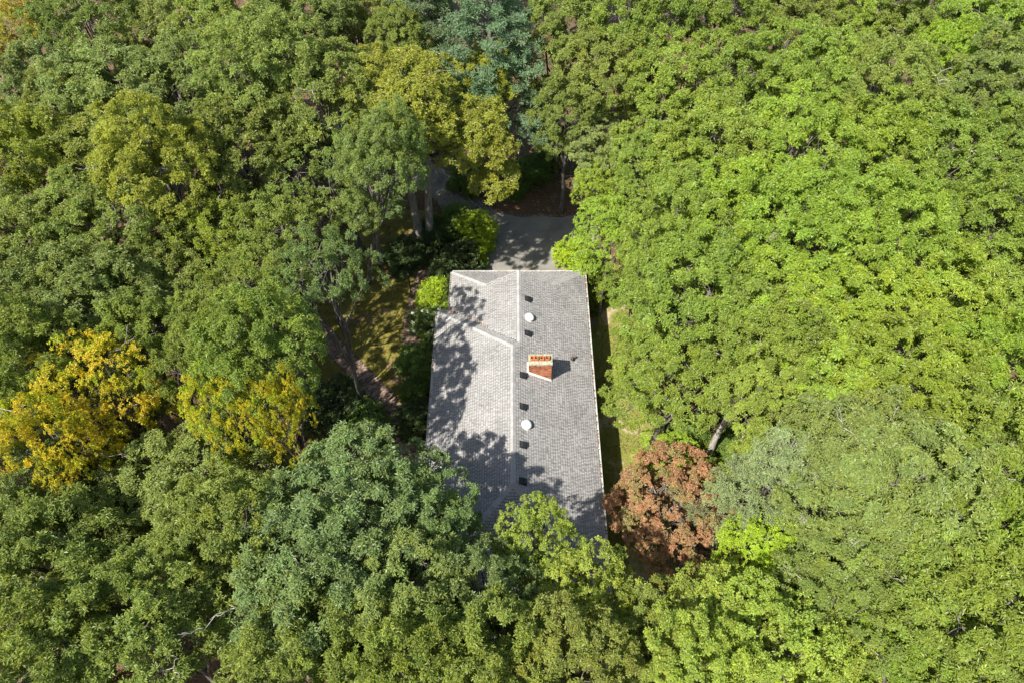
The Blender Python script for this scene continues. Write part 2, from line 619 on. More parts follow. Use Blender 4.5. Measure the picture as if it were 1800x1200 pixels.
# fascia, soffit and walls
walls = MB()
ov = 0.55
foot = [(-WLM + ov, Y0 + ov), (WR - ov, Y0 + ov), (WR - ov, Y2 - ov), (-WLG + ov, Y2 - ov), (-WLG + ov, Y1 - ov), (-WLM + ov, Y1 - ov)]
eav = [nearL, nearR, farR, GL, G1, C2]
nf = len(foot)
walls.add([(x, y, 0) for x, y in foot] + [(x, y, E_ - 0.16) for x, y in foot], [(i, (i + 1) % nf, nf + (i + 1) % nf, nf + i) for i in range(nf)])
hb(walls, "wall", WALL)
sof = MB()
sof.add([(x, y, E_ - 0.17) for x, y, z in eav] + [(x, y, E_ - 0.025) for x, y, z in eav],
        [tuple(range(nf))[::-1]] + [(i, (i + 1) % nf, nf + (i + 1) % nf, nf + i) for i in range(nf)])
hb(sof, "soffit", WHITE)
gab = MB()
gab.add([(A_l[0], Y2 - GA - 0.03, A_l[2]), (A_r[0], Y2 - GA - 0.03, A_r[2]), (XG, Y2 - GA - 0.03, ZG)], [(0, 1, 2)])
hb(gab, "gable_wall", WALL)
clap = MB()
for k in range(12):
    zc = 0.35 + k * 0.22
    clap.box((-WLM + ov - 0.012, (Y0 + Y1) / 2, zc), (0.02, Y1 - Y0 - 2 * ov, 0.2))
    clap.box((WR - ov + 0.012, (Y0 + Y2) / 2, zc), (0.02, Y2 - Y0 - 2 * ov, 0.2))
hb(clap, "clapboard", WALL, None, 'stuff')


def gutter(a, b, outward, hangers=True):
    a, b, w = Vector(a), Vector(b), Vector(outward)
    d = (b - a).normalized()
    up = Vector((0, 0, 1))
    prof = [(0.0, 0.0), (0.0, -0.12), (0.10, -0.12), (0.125, 0.0), (0.112, 0.0), (0.092, -0.108), (0.012, -0.108), (0.012, 0.0)]
    mb = MB()
    vv = [a + w * (x + 0.004) + up * (z - 0.015) for x, z in prof] + [b + w * (x + 0.004) + up * (z - 0.015) for x, z in prof]
    k = len(prof)
    mb.add(vv, [(i, (i + 1) % k, k + (i + 1) % k, k + i) for i in range(k)] + [tuple(range(k)), tuple(range(k, 2 * k))[::-1]])
    g = hb(mb, "gutter", WHITE)
    deb = MB()
    hg = MB()
    L = (b - a).length
    rz = math.atan2(d.y, d.x)
    grng = random.Random(int(L * 100))
    t = 0.3
    while t < L:
        p = a + d * t + w * 0.066 - HO
        hg.box((p.x, p.y, p.z - 0.013), (0.035, 0.12, 0.008), rz)
        t += 0.6
    for _ in range(int(L * 6)):
        p = a + d * grng.uniform(0, L) + w * grng.uniform(0.02, 0.10) - HO
        deb.box((p.x, p.y, p.z - grng.uniform(0.04, 0.10)), (grng.uniform(.06, .16), grng.uniform(.03, .06), 0.012), grng.uniform(0, 3), grng.uniform(0, .55))
    hg.build("gutter_hanger", WHITE, g, 'stuff')
    deb.build("leaf_debris", LITTER, g, 'stuff')
    return g


gutter(nearR, farR, (1, 0, 0))
gutter(nearL, C2, (-1, 0, 0))
gutter(G1, GL, (-1, 0, 0))
gutter(nearL, nearR, (0, -1, 0))
gutter(GL, farR, (0, 1, 0))
gutter(C2, G1, (0, 1, 0))

# ridge and hip caps: one piece of bent shingle each
cap_cache = {}


def cap_mesh(drop, i):
    key = (round(drop, 2), i)
    if key not in cap_cache:
        h, w, L = 0.018, 0.15, 0.27
        V = [(-w, 0, h - w * drop), (0, 0, h + 0.012), (w, 0, h - w * drop),
             (-w, L, h - 0.014 - w * drop), (0, L, h - 0.002), (w, L, h - 0.014 - w * drop),
             (-w, 0, h - 0.02 - w * drop), (0, 0, h - 0.02), (w, 0, h - 0.02 - w * drop)]
        F = [(0, 1, 4, 3), (1, 2, 5, 4), (6, 7, 1, 0), (7, 8, 2, 1)]
        me = bpy.data.meshes.new("ridge_cap")
        me.from_pydata(V, [], F)
        a_ = me.attributes.new("tone", 'FLOAT', 'POINT')
        a_.data.foreach_set("value", [(0.25, 0.5, 0.75, 1.0)[i]] * len(V))
        me.materials.append(CAP)
        me.update()
        cap_cache[key] = me
    return cap_cache[key]


def caps(a, b, n1, n2):
    a, b, n1, n2 = Vector(a), Vector(b), Vector(n1), Vector(n2)
    d = (b - a).normalized()
    zz = (n1 + n2).normalized()
    zz = (zz - d * zz.dot(d)).normalized()
    xx = d.cross(zz)
    drop = math.sqrt(max(0, 1 - n1.dot(zz) ** 2)) / max(n1.dot(zz), .1)
    L = (b - a).length
    n = int(L / 0.24)
    M = Matrix((xx, d, zz)).transposed().to_4x4()
    for k in range(n):
        o = bpy.data.objects.new("ridge_cap", cap_mesh(drop, prng.randrange(4)))
        o.parent = roof
        m = M.copy()
        m.translation = a + d * (k * L / n) - HO
        o.matrix_local = m
        COL.objects.link(o)


nR = Vector((S, 0, 1)).normalized(); nLv = Vector((-S, 0, 1)).normalized()
nF = Vector((0, S, 1)).normalized(); nN = Vector((0, -S, 1)).normalized()
caps(ridge_near, ridge_far, nR, nLv)
caps(gar_near, gar_far, nR, nLv)
caps(C2, ridge_far, nLv, nF)
caps(nearL, ridge_near, nLv, nN)
caps(nearR, ridge_near, nR, nN)
caps(farR, A_r, nR, nF)
caps(GL, A_l, nLv, nF)
caps(ridge_far, gar_near, nR, nF)


vd = MB()
for _ in range(60):
    q = srng.random() ** 2.2 * 2.4
    x, y = -WLG + q + srng.gauss(0, 0.09), Y1 - q + abs(srng.gauss(0, 0.10))
    z = E_ + S * (x + WLG) + 0.03
    if x < -WLG + 0.02: continue
    vd.box((x - HO.x, y - HO.y, z), (srng.uniform(.05, .12), srng.uniform(.03, .06), 0.012), srng.uniform(0, 3), srng.uniform(.05, .5))
vd.build("valley_leaves", LITTER, roof, 'stuff')


def on_right(x, y, h=0.0):
    return Vector((x, y, E_ + S * (WR - x) + h))


slope_rot = Matrix((Vector((1, 0, -S)).normalized(), Vector((0, 1, 0)), nR)).transposed().to_4x4()


def place_on_slope(o, x, y, h=0.0):
    m = slope_rot.copy()
    m.translation = on_right(x, y, h) - HO
    o.matrix_local = m


# six slant-back vents, local x runs down the slope
vm = MB()
vm.add([(-.20, -.19, .02), (.17, -.17, .02), (.17, .17, .02), (-.20, .19, .02), (-.10, -.15, .12), (.13, -.13, .16), (.13, .13, .16), (-.10, .15, .12)],
       [(4, 5, 6, 7), (0, 1, 5, 4), (1, 2, 6, 5), (2, 3, 7, 6), (3, 0, 4, 7)])
fl = MB(); fl.box((0, 0, 0.012), (0.52, 0.48, 0.012))
vme, fme = vm.mesh("roof_vent"), fl.mesh("vent_flange")
vme.materials.append(VENT); fme.materials.append(VENT)
fl2 = MB(); fl2.box((0, 0, 0.026), (0.46, 0.40, 0.012)); fme = fl2.mesh("vent_flange"); fme.materials.append(VENT)
for (x, y) in ((0.98, 28.25), (0.95, 25.68), (0.63, 22.68), (0.61, 20.67), (0.59, 18.38), (0.545, 16.33)):
    o = obj("roof_vent", vme, VENT, house)
    place_on_slope(o, x, y)
    obj("vent_flange", fme, VENT, o)
# two white tubular skylights
sk = MB(); sk.lathe((0, 0, 0), [(0.255, 0.10), (0.26, 0.16), (0.235, 0.20), (0.16, 0.235), (0.06, 0.25)], 24)
ring = MB(); ring.lathe((0, 0, 0), [(0.30, 0.0), (0.29, 0.03), (0.235, 0.05), (0.235, 0.11)], 24)
skm, rim = sk.mesh("skylight_dome", True), ring.mesh("curb_ring", True)
for (x, y) in ((1.02, 26.85), (0.76, 19.6)):
    o = obj("skylight_dome", skm, DOME, house)
    place_on_slope(o, x, y)
    obj("curb_ring", rim, LEADM, o)
pp = MB(); p = on_right(3.56, 24.98)
pp.tube([p - Vector((0, 0, .05)), p + Vector((0, 0, 0.42))], [0.06, 0.06], 10)
vp = hb(pp, "vent_pipe", RUST, None, None)
bo = MB(); bo.lathe((p.x - HO.x, p.y - HO.y, p.z), [(0.13, 0.0), (0.12, 0.05), (0.07, 0.10)], 12)
bo.build("pipe_boot", VENT, vp)

# chimney
CX0, CX1, CY0, CY1 = 0.95, 2.20, 22.98, 23.62
CT = 6.22
core = MB()
cxm, cym = (CX0 + CX1) / 2, (CY0 + CY1) / 2
zb = E_ + S * (WR - CX1) - 0.25
core.box((cxm, cym, (zb + CT) / 2), (CX1 - CX0 - 0.024, CY1 - CY0 - 0.024, CT - zb))
chim = hb(core, "chimney", MORTAR)
chim["label"] = "red brick chimney with four clay flues"
br = MB()
crng = random.Random(4)
bl, bh, jt = 0.2, 0.062, 0.011
row = 0
z = zb
while z < CT - bh:
    for face in range(4):
        L = (CX1 - CX0) if face % 2 == 0 else (CY1 - CY0)
        t = -(0.105 if row % 2 else 0.0)
        while t < L:
            a, b = max(t, 0.0), min(t + bl, L)
            if b - a > 0.03:
                m, w = (a + b) / 2, b - a
                th = 0.05
                tone = min(1, max(0, crng.gauss(0.6, 0.22) - (0.42 if CT - z < 0.4 and crng.random() < 0.6 else 0)))
                pr = crng.uniform(-0.003, 0.004)
                if face == 0: c, s3 = (CX0 + m, CY0 + th / 2 - pr, z + bh / 2), (w - .002, th, bh)
                elif face == 2: c, s3 = (CX0 + m, CY1 - th / 2 + pr, z + bh / 2), (w - .002, th, bh)
                elif face == 1: c, s3 = (CX1 - th / 2 + pr, CY0 + m, z + bh / 2), (th, w - .002, bh)
                else: c, s3 = (CX0 + th / 2 - pr, CY0 + m, z + bh / 2), (th, w - .002, bh)
                br.box((c[0] - HO.x, c[1] - HO.y, c[2]), s3, 0, tone)
            t += bl + jt
    z += bh + jt
    row += 1
br.build("brick", BRICK, chim, 'stuff')
cp = MB()
cp.box((cxm - HO.x, cym - HO.y, CT + 0.05), (CX1 - CX0 + 0.06, CY1 - CY0 + 0.06, 0.10))
cap_o = cp.build("chimney_crown", CONC, chim)
for k, fx in enumerate((1.13, 1.35, 1.66, 1.95)):
    f = MB()
    w, t, h = 0.22, 0.03, 0.20
    c = (fx - HO.x, cym - HO.y)
    if k == 0: w = 0.20
    for sx, sy, lx, ly in ((0, -1, w, t), (0, 1, w, t), (-1, 0, t, w - 2 * t), (1, 0, t, w - 2 * t)):
        f.box((c[0] + sx * (w - t) / 2, c[1] + sy * (0.24 - t) / 2, CT + 0.10 + h / 2), (lx, ly if sx == 0 else 0.24 - 2 * t, h))
    f.build("flue", CLAY, chim)
    s_ = MB(); s_.box((c[0], c[1], CT + 0.106), (w - 2 * t, 0.24 - 2 * t, 0.008)); s_.build("flue_throat", FLUE_BLACK, chim)  # near-black plate closing the bottom of the flue
fs = MB()
for (xa, xb) in ((CX0 - 0.03, CX1 + 0.03),):
    za, zb2 = E_ + S * (WR - xa), E_ + S * (WR - xb)
    for y, dy in ((CY0 - 0.010, -0.07), (CY1 + 0.010, 0.07)):
        fs.add([(xa, y, za - .01), (xb, y, zb2 - .01), (xb, y, zb2 + .14), (xa, y, za + .14), (xa, y + dy, za + .03), (xb, y + dy, zb2 + .03)], [(0, 1, 2, 3), (4, 5, 2, 3)])
    fs.add([(CX1 + .012, CY0 - .02, zb2 + .14), (CX1 + .012, CY1 + .02, zb2 + .14), (CX1 + .09, CY1 + .02, zb2 - .02), (CX1 + .09, CY0 - .02, zb2 - .02)], [(0, 1, 2, 3)])
    fs.add([(CX0 - .012, CY0 - .02, za + .12), (CX0 - .012, CY1 + .02, za + .12), (CX0 - .09, CY1 + .02, za + .06), (CX0 - .09, CY0 - .02, za + .06)], [(0, 1, 2, 3)])
fo = fs.build("flashing", LEADM, chim)
fo.data.transform(Matrix.Translation(-HO))

# small paved stoop under the left eaves
st = MB()
st.box((-4.95, 20.5, 0.09), (1.0, 1.3, 0.18)); st.box((-5.55, 20.5, 0.05), (0.3, 1.3, 0.10))
tag(st.build("door_step", CONC), "pale concrete door step half hidden beneath the left eaves", "step")

# ------------------------------------------------------------------ foliage builders
def unit(a):
    return a / np.maximum(np.linalg.norm(a, axis=1, keepdims=True), 1e-6)


def leaves(P, Nn, n, L, W, rng, elev=(0.15, 0.35), tone=None, hue=None, fold=0.25):
    """n leaves round each shoot P with axis Nn; every leaf is two folded triangles."""
    m = len(P)
    ref = np.tile([[0.31, 0.17, 0.93]], (m, 1)); ref[np.abs(Nn[:, 2]) > 0.8] = [0.9, 0.1, 0.2]
    T = unit(np.cross(Nn, ref)); B = np.cross(Nn, T)
    ph = rng.uniform(0, 6.283, (m, 1)) + np.arange(n)[None] * 6.283 / n + rng.normal(0, 0.25, (m, n))
    el = rng.normal(elev[0], elev[1], (m, n))
    ca, sa, ce, se = np.cos(ph)[..., None], np.sin(ph)[..., None], np.cos(el)[..., None], np.sin(el)[..., None]
    rad = ca * T[:, None] + sa * B[:, None]
    D = ce * rad + se * Nn[:, None]
    U = -se * rad + ce * Nn[:, None]
    roll = rng.normal(0, 0.35, (m, n))[..., None]
    Sd = np.cross(D, U)
    Sd2 = Sd * np.cos(roll) + U * np.sin(roll)
    U2 = -Sd * np.sin(roll) + U * np.cos(roll)
    l = (L * rng.uniform(0.7, 1.2, (m, n)))[..., None]
    w = W * l / L
    b0 = P[:, None] + D * l * 0.08
    mid = P[:, None] + D * l * 0.58
    tip = P[:, None] + D * l - U2 * l * 0.12
    le = mid + Sd2 * w * 0.5 + U2 * w * fold
    ri = mid - Sd2 * w * 0.5 + U2 * w * fold
    V = np.stack([b0, ri, tip, le], 2).reshape(-1, 3)
    k = np.arange(m * n)[:, None] * 4
    F = np.concatenate([k + np.array([[0, 1, 2]]), k + np.array([[0, 2, 3]])])
    tn = (0.5 if tone is None else tone[:, None]) + rng.normal(0, 0.16, (m, n))
    hu = (0.2 if hue is None else hue[:, None]) + rng.normal(0, 0.16, (m, n))
    at_ = {"tone": np.repeat(np.clip(tn, 0, 1).ravel(), 4), "hue": np.repeat(np.clip(hu, 0, 1).ravel(), 4)}
    return V, F, at_


def join(parts):
    V, F, A, b = [], [], {}, 0
    for v, f, a in parts:
        V.append(v); F.append(f + b); b += len(v)
        for k in a: A.setdefault(k, []).append(a[k])
    return np.concatenate(V), np.concatenate(F), {k: np.concatenate(x) for k, x in A.items()}


def fib(n, zmin):
    i = np.arange(n) + 0.5
    z = 1 - i / n * (1 - zmin)
    r = np.sqrt(np.maximum(1 - z * z, 0))
    a = i * 2.39996
    return np.stack([r * np.cos(a), r * np.sin(a), z], 1)


def crown_points(rng, Rr, Hc, zc, nl, puffs, shoots, pr=(0.42, 0.66), low=0.25):
    """Lobes -> cushions -> shoots. Returns shoot points, axes, cushion ids, lobe centres, cushion centres."""
    lob, rad = [], []
    for i in range(nl):
        rho = Rr * 0.70 * math.sqrt((i + 0.4) / nl)
        a = i * 2.39996 + rng.uniform(-0.35, 0.35)
        z = Hc * math.sqrt(max(1 - (rho / (Rr * 0.82)) ** 2, 0)) * 0.72 + rng.normal(0, 0.09) * Hc
        lob.append((rho * math.cos(a), rho * math.sin(a), z - Hc * 0.36))
        rad.append(Rr * rng.uniform(0.30, 0.43))
    for i in range(int(nl * low)):
        a = rng.uniform(0, 6.283)
        lob.append((Rr * 0.66 * math.cos(a), Rr * 0.66 * math.sin(a), -Hc * rng.uniform(0.32, 0.55)))
        rad.append(Rr * rng.uniform(0.26, 0.34))
    lob = np.array(lob); rad = np.array(rad)
    PC, PD, PR = [], [], []
    for c, r in zip(lob, rad):
        d = fib(puffs, -0.45)
        ang = rng.uniform(0, 6.283)
        d = np.stack([d[:, 0] * math.cos(ang) - d[:, 1] * math.sin(ang), d[:, 0] * math.sin(ang) + d[:, 1] * math.cos(ang), d[:, 2]], 1)
        d = unit(d + rng.normal(0, 0.13, d.shape))
        p = c + d * (r * rng.uniform(0.72, 1.12, (puffs, 1))) * np.array([1, 1, 0.85])
        dist = np.linalg.norm(p[:, None] - lob[None], axis=2) / rad[None]
        keep = (dist < 0.70).sum(1) == 0
        PC.append(p[keep]); PD.append(d[keep]); PR.append(rng.uniform(*pr, keep.sum()))
    PC, PD, PR = np.concatenate(PC), np.concatenate(PD), np.concatenate(PR)
    k = len(PC)
    ids = np.repeat(np.arange(k), shoots)
    d = unit(rng.normal(0, 0.75, (k * shoots, 3)) + PD[ids] * 1.0 + np.array([0, 0, 0.45]))
    P = PC[ids] + d * PR[ids][:, None] * rng.uniform(0.55, 1.08, (k * shoots, 1)) * np.array([1, 1, 0.8])
    Nn = unit(d * 0.65 + np.array([0, 0, 0.6]) + rng.normal(0, 0.2, d.shape))
    off = np.array([0, 0, zc])
    return P + off, Nn, ids, lob + off, PC + off


def limb(mb, a, b, r0, r1, rng, wob=0.12, n=4, sides=6):
    a, b = np.array(a, float), np.array(b, float)
    L = np.linalg.norm(b - a)
    pts, rr = [], []
    for i in range(n + 1):
        t = i / n
        p = a + (b - a) * t
        p[2] += math.sin(t * math.pi) * L * 0.06
        if 0 < i < n: p = p + rng.normal(0, wob * L * 0.25, 3)
        pts.append(tuple(p)); rr.append(r0 + (r1 - r0) * t)
    mb.tube(pts, rr, sides)
    return pts


def broadleaf(seed, Rr=3.6, Hc=4.6, zc=11.5, nl=13, puffs=15, shoots=15, n=10, L=0.185, W=0.058, trunk_r=0.22, twin=False, pr=(0.42, 0.66), low=0.25, elev=(0.12, 0.4), hue=(0.22, 0.10)):
    rng = np.random.default_rng(seed)
    P, Nn, ids, lob, PC = crown_points(rng, Rr, Hc, zc, nl, puffs, shoots, pr, low)
    if twin:            # the right stem carries a second, lower crown reaching out over the drive
        for (r2, h2, dz, n2, o2) in ((2.35, 3.6, -1.2, 8, (4.1, -2.6, 0)), (2.2, 3.0, 1.5, 7, (1.0, -3.2, 0))):
            o2 = np.array(o2)
            P2, N2, i2, l2, C2_ = crown_points(rng, r2, h2, zc + dz, n2, puffs, shoots, pr, low)
            P, Nn, ids = np.concatenate([P, P2 + o2]), np.concatenate([Nn, N2]), np.concatenate([ids, i2 + ids.max() + 1])
            lob, PC = np.concatenate([lob, l2 + o2]), np.concatenate([PC, C2_ + o2])
    k = ids.max() + 1
    pt, ph = rng.normal(0.5, 0.07, k), np.clip(rng.normal(hue[0], hue[1], k), 0, 1)
    V, F, A = leaves(P, Nn, n, L, W, rng, elev, pt[ids] + rng.normal(0, .08, len(ids)), ph[ids] + rng.normal(0, .1, len(ids)))
    crown = np_mesh("crown", V, F, A)
    mb = MB()
    tops = []
    if twin:
        for dx in (-0.33, 0.42):
            pts = [(dx * 0.7, 0, -0.2), (dx * 0.9, 0, 1.0), (dx * 1.3, rng.normal(0, .05), 4.0), (dx * 1.9, .1, 8.0), (dx * 2.6, .2, zc + 0.6)]
            mb.tube(pts, [0.46, 0.30, 0.25, 0.21, 0.09], 10)
            tops.append(np.array(pts[3]))
    else:
        pts = [(0, 0, -0.2), (0.02, 0, 0.5)]
        rad = [trunk_r * 1.55, trunk_r * 1.12]
        for i in range(1, 6):
            t = i / 5
            pts.append((rng.normal(0, 0.10), rng.normal(0, 0.10), 0.5 + (zc + Hc * 0.15 - 0.5) * t))
            rad.append(trunk_r * (1.05 - 0.72 * t))
        mb.tube(pts, rad, 9)
        tops = [np.array(pts[4]), np.array(pts[5]), np.array(pts[3])]
    for i, c in enumerate(lob):
        s = tops[i % len(tops)]
        c = c - np.array([0, 0, 0.45])
        limb(mb, s, c, trunk_r * 0.40, 0.035, rng)
        dd = np.linalg.norm(PC - c, axis=1)
        for j in np.argsort(dd)[:6]:
            limb(mb, c, PC[j] - np.array([0, 0, 0.25]), 0.024, 0.008, rng, 0.2, 3, 4)
    return mb.mesh("trunk", True), crown


def bare_limb_mesh(seed, L=2.2):
    rng = np.random.default_rng(seed)
    mb = MB()
    pts = limb(mb, (0, 0, 0), (L, 0.15 * L, 0.55 * L), 0.04, 0.014, rng, 0.35, 5, 6)
    for i in (2, 3, 3, 4, 4):
        e = np.array(pts[i]) + rng.normal(0, 0.35, 3) * L * 0.5 + np.array([0.25, 0, 0.12]) * L
        q = limb(mb, pts[i], e, 0.026, 0.008, rng, 0.35, 3, 5)
        limb(mb, q[2], np.array(q[2]) + rng.normal(0, 0.25, 3) * L * 0.5, 0.013, 0.005, rng, 0.3, 2, 4)
    return mb.mesh("dead_branch", True)


def pine(seed, Hh=15.0, Rb=3.2, L=0.17):
    rng = np.random.default_rng(seed)
    mb = MB()
    mb.tube([(0, 0, -0.2), (0, 0, 4), (0.05, 0, 9), (0, 0.05, Hh)], [0.32, 0.25, 0.16, 0.03], 9)
    P, Nn, ids = [], [], []
    b = 0
    z = Hh * 0.42
    while z < Hh - 0.2:
        t = (z - Hh * 0.42) / (Hh * 0.58)
        nb = 6 if t < 0.85 else 4
        for k in range(nb):
            a = k * 6.283 / nb + rng.uniform(-.4, .4) + z
            ln = Rb * (1.05 - t) ** 0.75 * rng.uniform(0.7, 1.1) + 0.25
            rise = rng.uniform(0.05, 0.3) + 0.3 * t
            e = np.array([math.cos(a) * ln, math.sin(a) * ln, z + ln * rise])
            limb(mb, (0, 0, z), e, 0.055, 0.015, rng, 0.08, 3, 5)
            nt_ = int(10 + ln * 13)
            s = rng.uniform(0.35, 1.05, nt_) ** 0.8
            side = np.array([-math.sin(a), math.cos(a), 0])
            p = np.array([0, 0, z]) + (e - np.array([0, 0, z]))[None] * s[:, None]
            p = p + side[None] * (rng.normal(0, 0.30, nt_) * (0.4 + 0.6 * s) * ln * 0.42)[:, None] + rng.normal(0, 0.10, (nt_, 3))
            nn = unit(np.tile([[math.cos(a) * 0.5, math.sin(a) * 0.5, 0.8]], (nt_, 1)) + rng.normal(0, 0.3, (nt_, 3)))
            P.append(p); Nn.append(nn); ids.append(np.full(nt_, b)); b += 1
        z += rng.uniform(0.5, 0.8)
    P, Nn, ids = np.concatenate(P), np.concatenate(Nn), np.concatenate(ids)
    pt = rng.normal(0.5, 0.1, b)
    V, F, A = leaves(P, Nn, 12, L * 1.35, 0.045, rng, (0.45, 0.45), pt[ids], np.full(len(ids), 0.1))
    return mb.mesh("trunk", True), np_mesh("crown", V, F, A)


def shrub(seed, Rr=1.0, Hc=1.3, L=0.13, W=0.06, nl=9, puffs=12, shoots=10, n=7, layered=False):
    rng = np.random.default_rng(seed)
    P, Nn, ids, lob, PC = crown_points(rng, Rr, Hc, Hc * 0.62, nl, puffs, shoots, (0.16 * Rr, 0.26 * Rr), 0.6)
    P = P + rng.normal(0, 0.07 * Rr, P.shape)
    P[:, 2] = np.maximum(P[:, 2], 0.05)
    if layered:
        P[:, 2] = np.round(P[:, 2] / 0.32) * 0.32 + rng.normal(0, 0.045, len(P))
        Nn = unit(Nn * 0.5 + np.array([0, 0, 1.0]))
    pt = rng.normal(0.5, 0.12, ids.max() + 1)
    V, F, A = leaves(P, Nn, n, L, W, rng, (0.1, 0.4), pt[ids], np.clip(rng.normal(.2, .15, len(ids)), 0, 1))
    mb = MB()
    for j in rng.choice(len(PC), min(14, len(PC)), replace=False):
        limb(mb, (rng.normal(0, .06), rng.normal(0, .06), -0.05), PC[j], 0.03, 0.01, rng, 0.2, 3, 5)
    return mb.mesh("stem", True), np_mesh("foliage", V, F, A), PC


# ------------------------------------------------------------------ prototypes
OAKS = [broadleaf(100 + i, Rr=3.6, Hc=[4.8, 5.4, 5.8, 5.1][i % 4], nl=[12, 14, 15, 13][i % 4], shoots=27, n=10) for i in range(8)]
OPEN = [broadleaf(150 + i, Rr=3.6, Hc=4.2, nl=11, puffs=11, shoots=17, n=10, low=0.1) for i in range(3)]
FINE = [broadleaf(200 + i, Rr=3.0, Hc=3.6, zc=9.0, nl=13, puffs=15, shoots=19, n=9, L=0.145, W=0.06, trunk_r=0.15) for i in range(3)]
YELLOW = [broadleaf(300 + i, Rr=3.0, Hc=3.6, zc=10.0, nl=14, puffs=15, shoots=18, n=8, L=0.13, W=0.062, trunk_r=0.16, hue=(0.3, 0.3)) for i in range(2)]
TWIN = broadleaf(400, Rr=3.7, Hc=5.2, zc=12.5, nl=16, puffs=15, shoots=21, twin=True, low=0.3)
REDMAPLE = broadleaf(500, Rr=2.75, Hc=3.2, zc=3.7, nl=18, puffs=22, shoots=24, n=8, L=0.092, W=0.052, trunk_r=0.13, pr=(0.26, 0.42), low=0.6, hue=(0.3, 0.28))
PINES = [pine(600 + i, [15.0, 14.0][i % 2], [3.3, 3.0][i % 2]) for i in range(2)]
BARE = [bare_limb_mesh(700 + i) for i in range(4)]
SHRUBS = [shrub(800 + i) for i in range(3)]
LAYER = [shrub(820 + i, L=0.12, W=0.05, layered=True, nl=11) for i in range(2)]
PROTO_ZC = {"oak": 11.5, "open": 11.5, "fine": 9.0, "yellow": 10.0, "twin": 12.5, "red": 3.7, "pine": 10.5}
PROTO_R = {"oak": 3.6, "open": 3.6, "fine": 3.0, "yellow": 3.0, "twin": 3.7, "red": 2.75, "pine": 3.1}
PROTOS = {"oak": OAKS, "open": OPEN, "fine": FINE, "yellow": YELLOW, "twin": [TWIN], "red": [REDMAPLE], "pine": PINES}

SC = 1.98
COLORS = {
    "olive": (0.105, 0.130, 0.032), "green": (0.095, 0.126, 0.031), "grey": (0.099, 0.130, 0.042),
    "blue": (0.086, 0.126, 0.048), "bright": (0.110, 0.155, 0.021), "leafy": (0.099, 0.141, 0.024),
    "deep": (0.078, 0.102, 0.027), "yolive": (0.122, 0.138, 0.020), "moss": (0.113, 0.136, 0.021), "gold": (0.275, 0.22, 0.020),
    "corner": (0.20, 0.155, 0.022), "ygreen": (0.143, 0.185, 0.036), "lime": (0.140, 0.200, 0.020), "softlime": (0.130, 0.185, 0.025), "chart": (0.25, 0.205, 0.018),
    "red": (0.175, 0.088, 0.050), "pine": (0.078, 0.118, 0.062), "palepine": (0.135, 0.175, 0.092),
    "shrub": (0.06, 0.10, 0.028), "mid": (0.11, 0.18, 0.034), "limebush": (0.26, 0.36, 0.022), "drivelime": (0.112, 0.160, 0.022),
}
trng = random.Random(21)
count = {}


def tree(pos, zc, Rr, kind, colr, label, group, cat="tree", name="oak_tree", bare=0, rz=None, bark=None):
    k = count.get(kind, 0); count[kind] = k + 1
    tm, cm = PROTOS[kind][(k * 5 + 1) % len(PROTOS[kind])]
    root = empty(name, (pos[0], pos[1], 0), trng.uniform(0, 6.283) if rz is None else rz)
    sx = Rr / PROTO_R[kind]; sz = zc / PROTO_ZC[kind]
    root.scale = (sx, sx * trng.uniform(0.92, 1.08), sz)
    tag(root, label, cat, group)
    if bark:
        tm = tm.copy()
        tm.materials.clear()
    t = obj("trunk", tm, bark or BARK, root)
    c = obj("crown", cm, {"red": LEAF_RED, "yellow": LEAF_GOLD}.get(kind, LEAF), root)
    j = [1 + trng.uniform(-0.05, 0.05), 1 + trng.uniform(-0.03, 0.03), 1 + trng.uniform(-0.12, 0.12)]
    b = trng.uniform(0.9, 1.12)
    c.color = tuple(min(1, COLORS[colr][i] * j[i] * b * SC) for i in range(3)) + (1,)
    for i in range(bare):
        d = obj("dead_branch", BARE[(k + i) % 4], DEADWOOD, root)
        a = trng.uniform(0, 6.283)
        rr = PROTO_R[kind] * trng.uniform(0.25, 0.7)
        d.location = (rr * math.cos(a), rr * math.sin(a), PROTO_ZC[kind] + trng.uniform(0.8, 1.6))
        d.rotation_euler = (0, trng.uniform(-.2, .3), a + trng.uniform(-.7, .7))
        d.scale = (trng.uniform(.5, .85),) * 3
    return root


LF, RF = "trees of the left-hand forest", "trees of the right-hand forest"
NF, UF = "trees in front of the house", "small trees round the house"
FF = "trees beyond the drive"

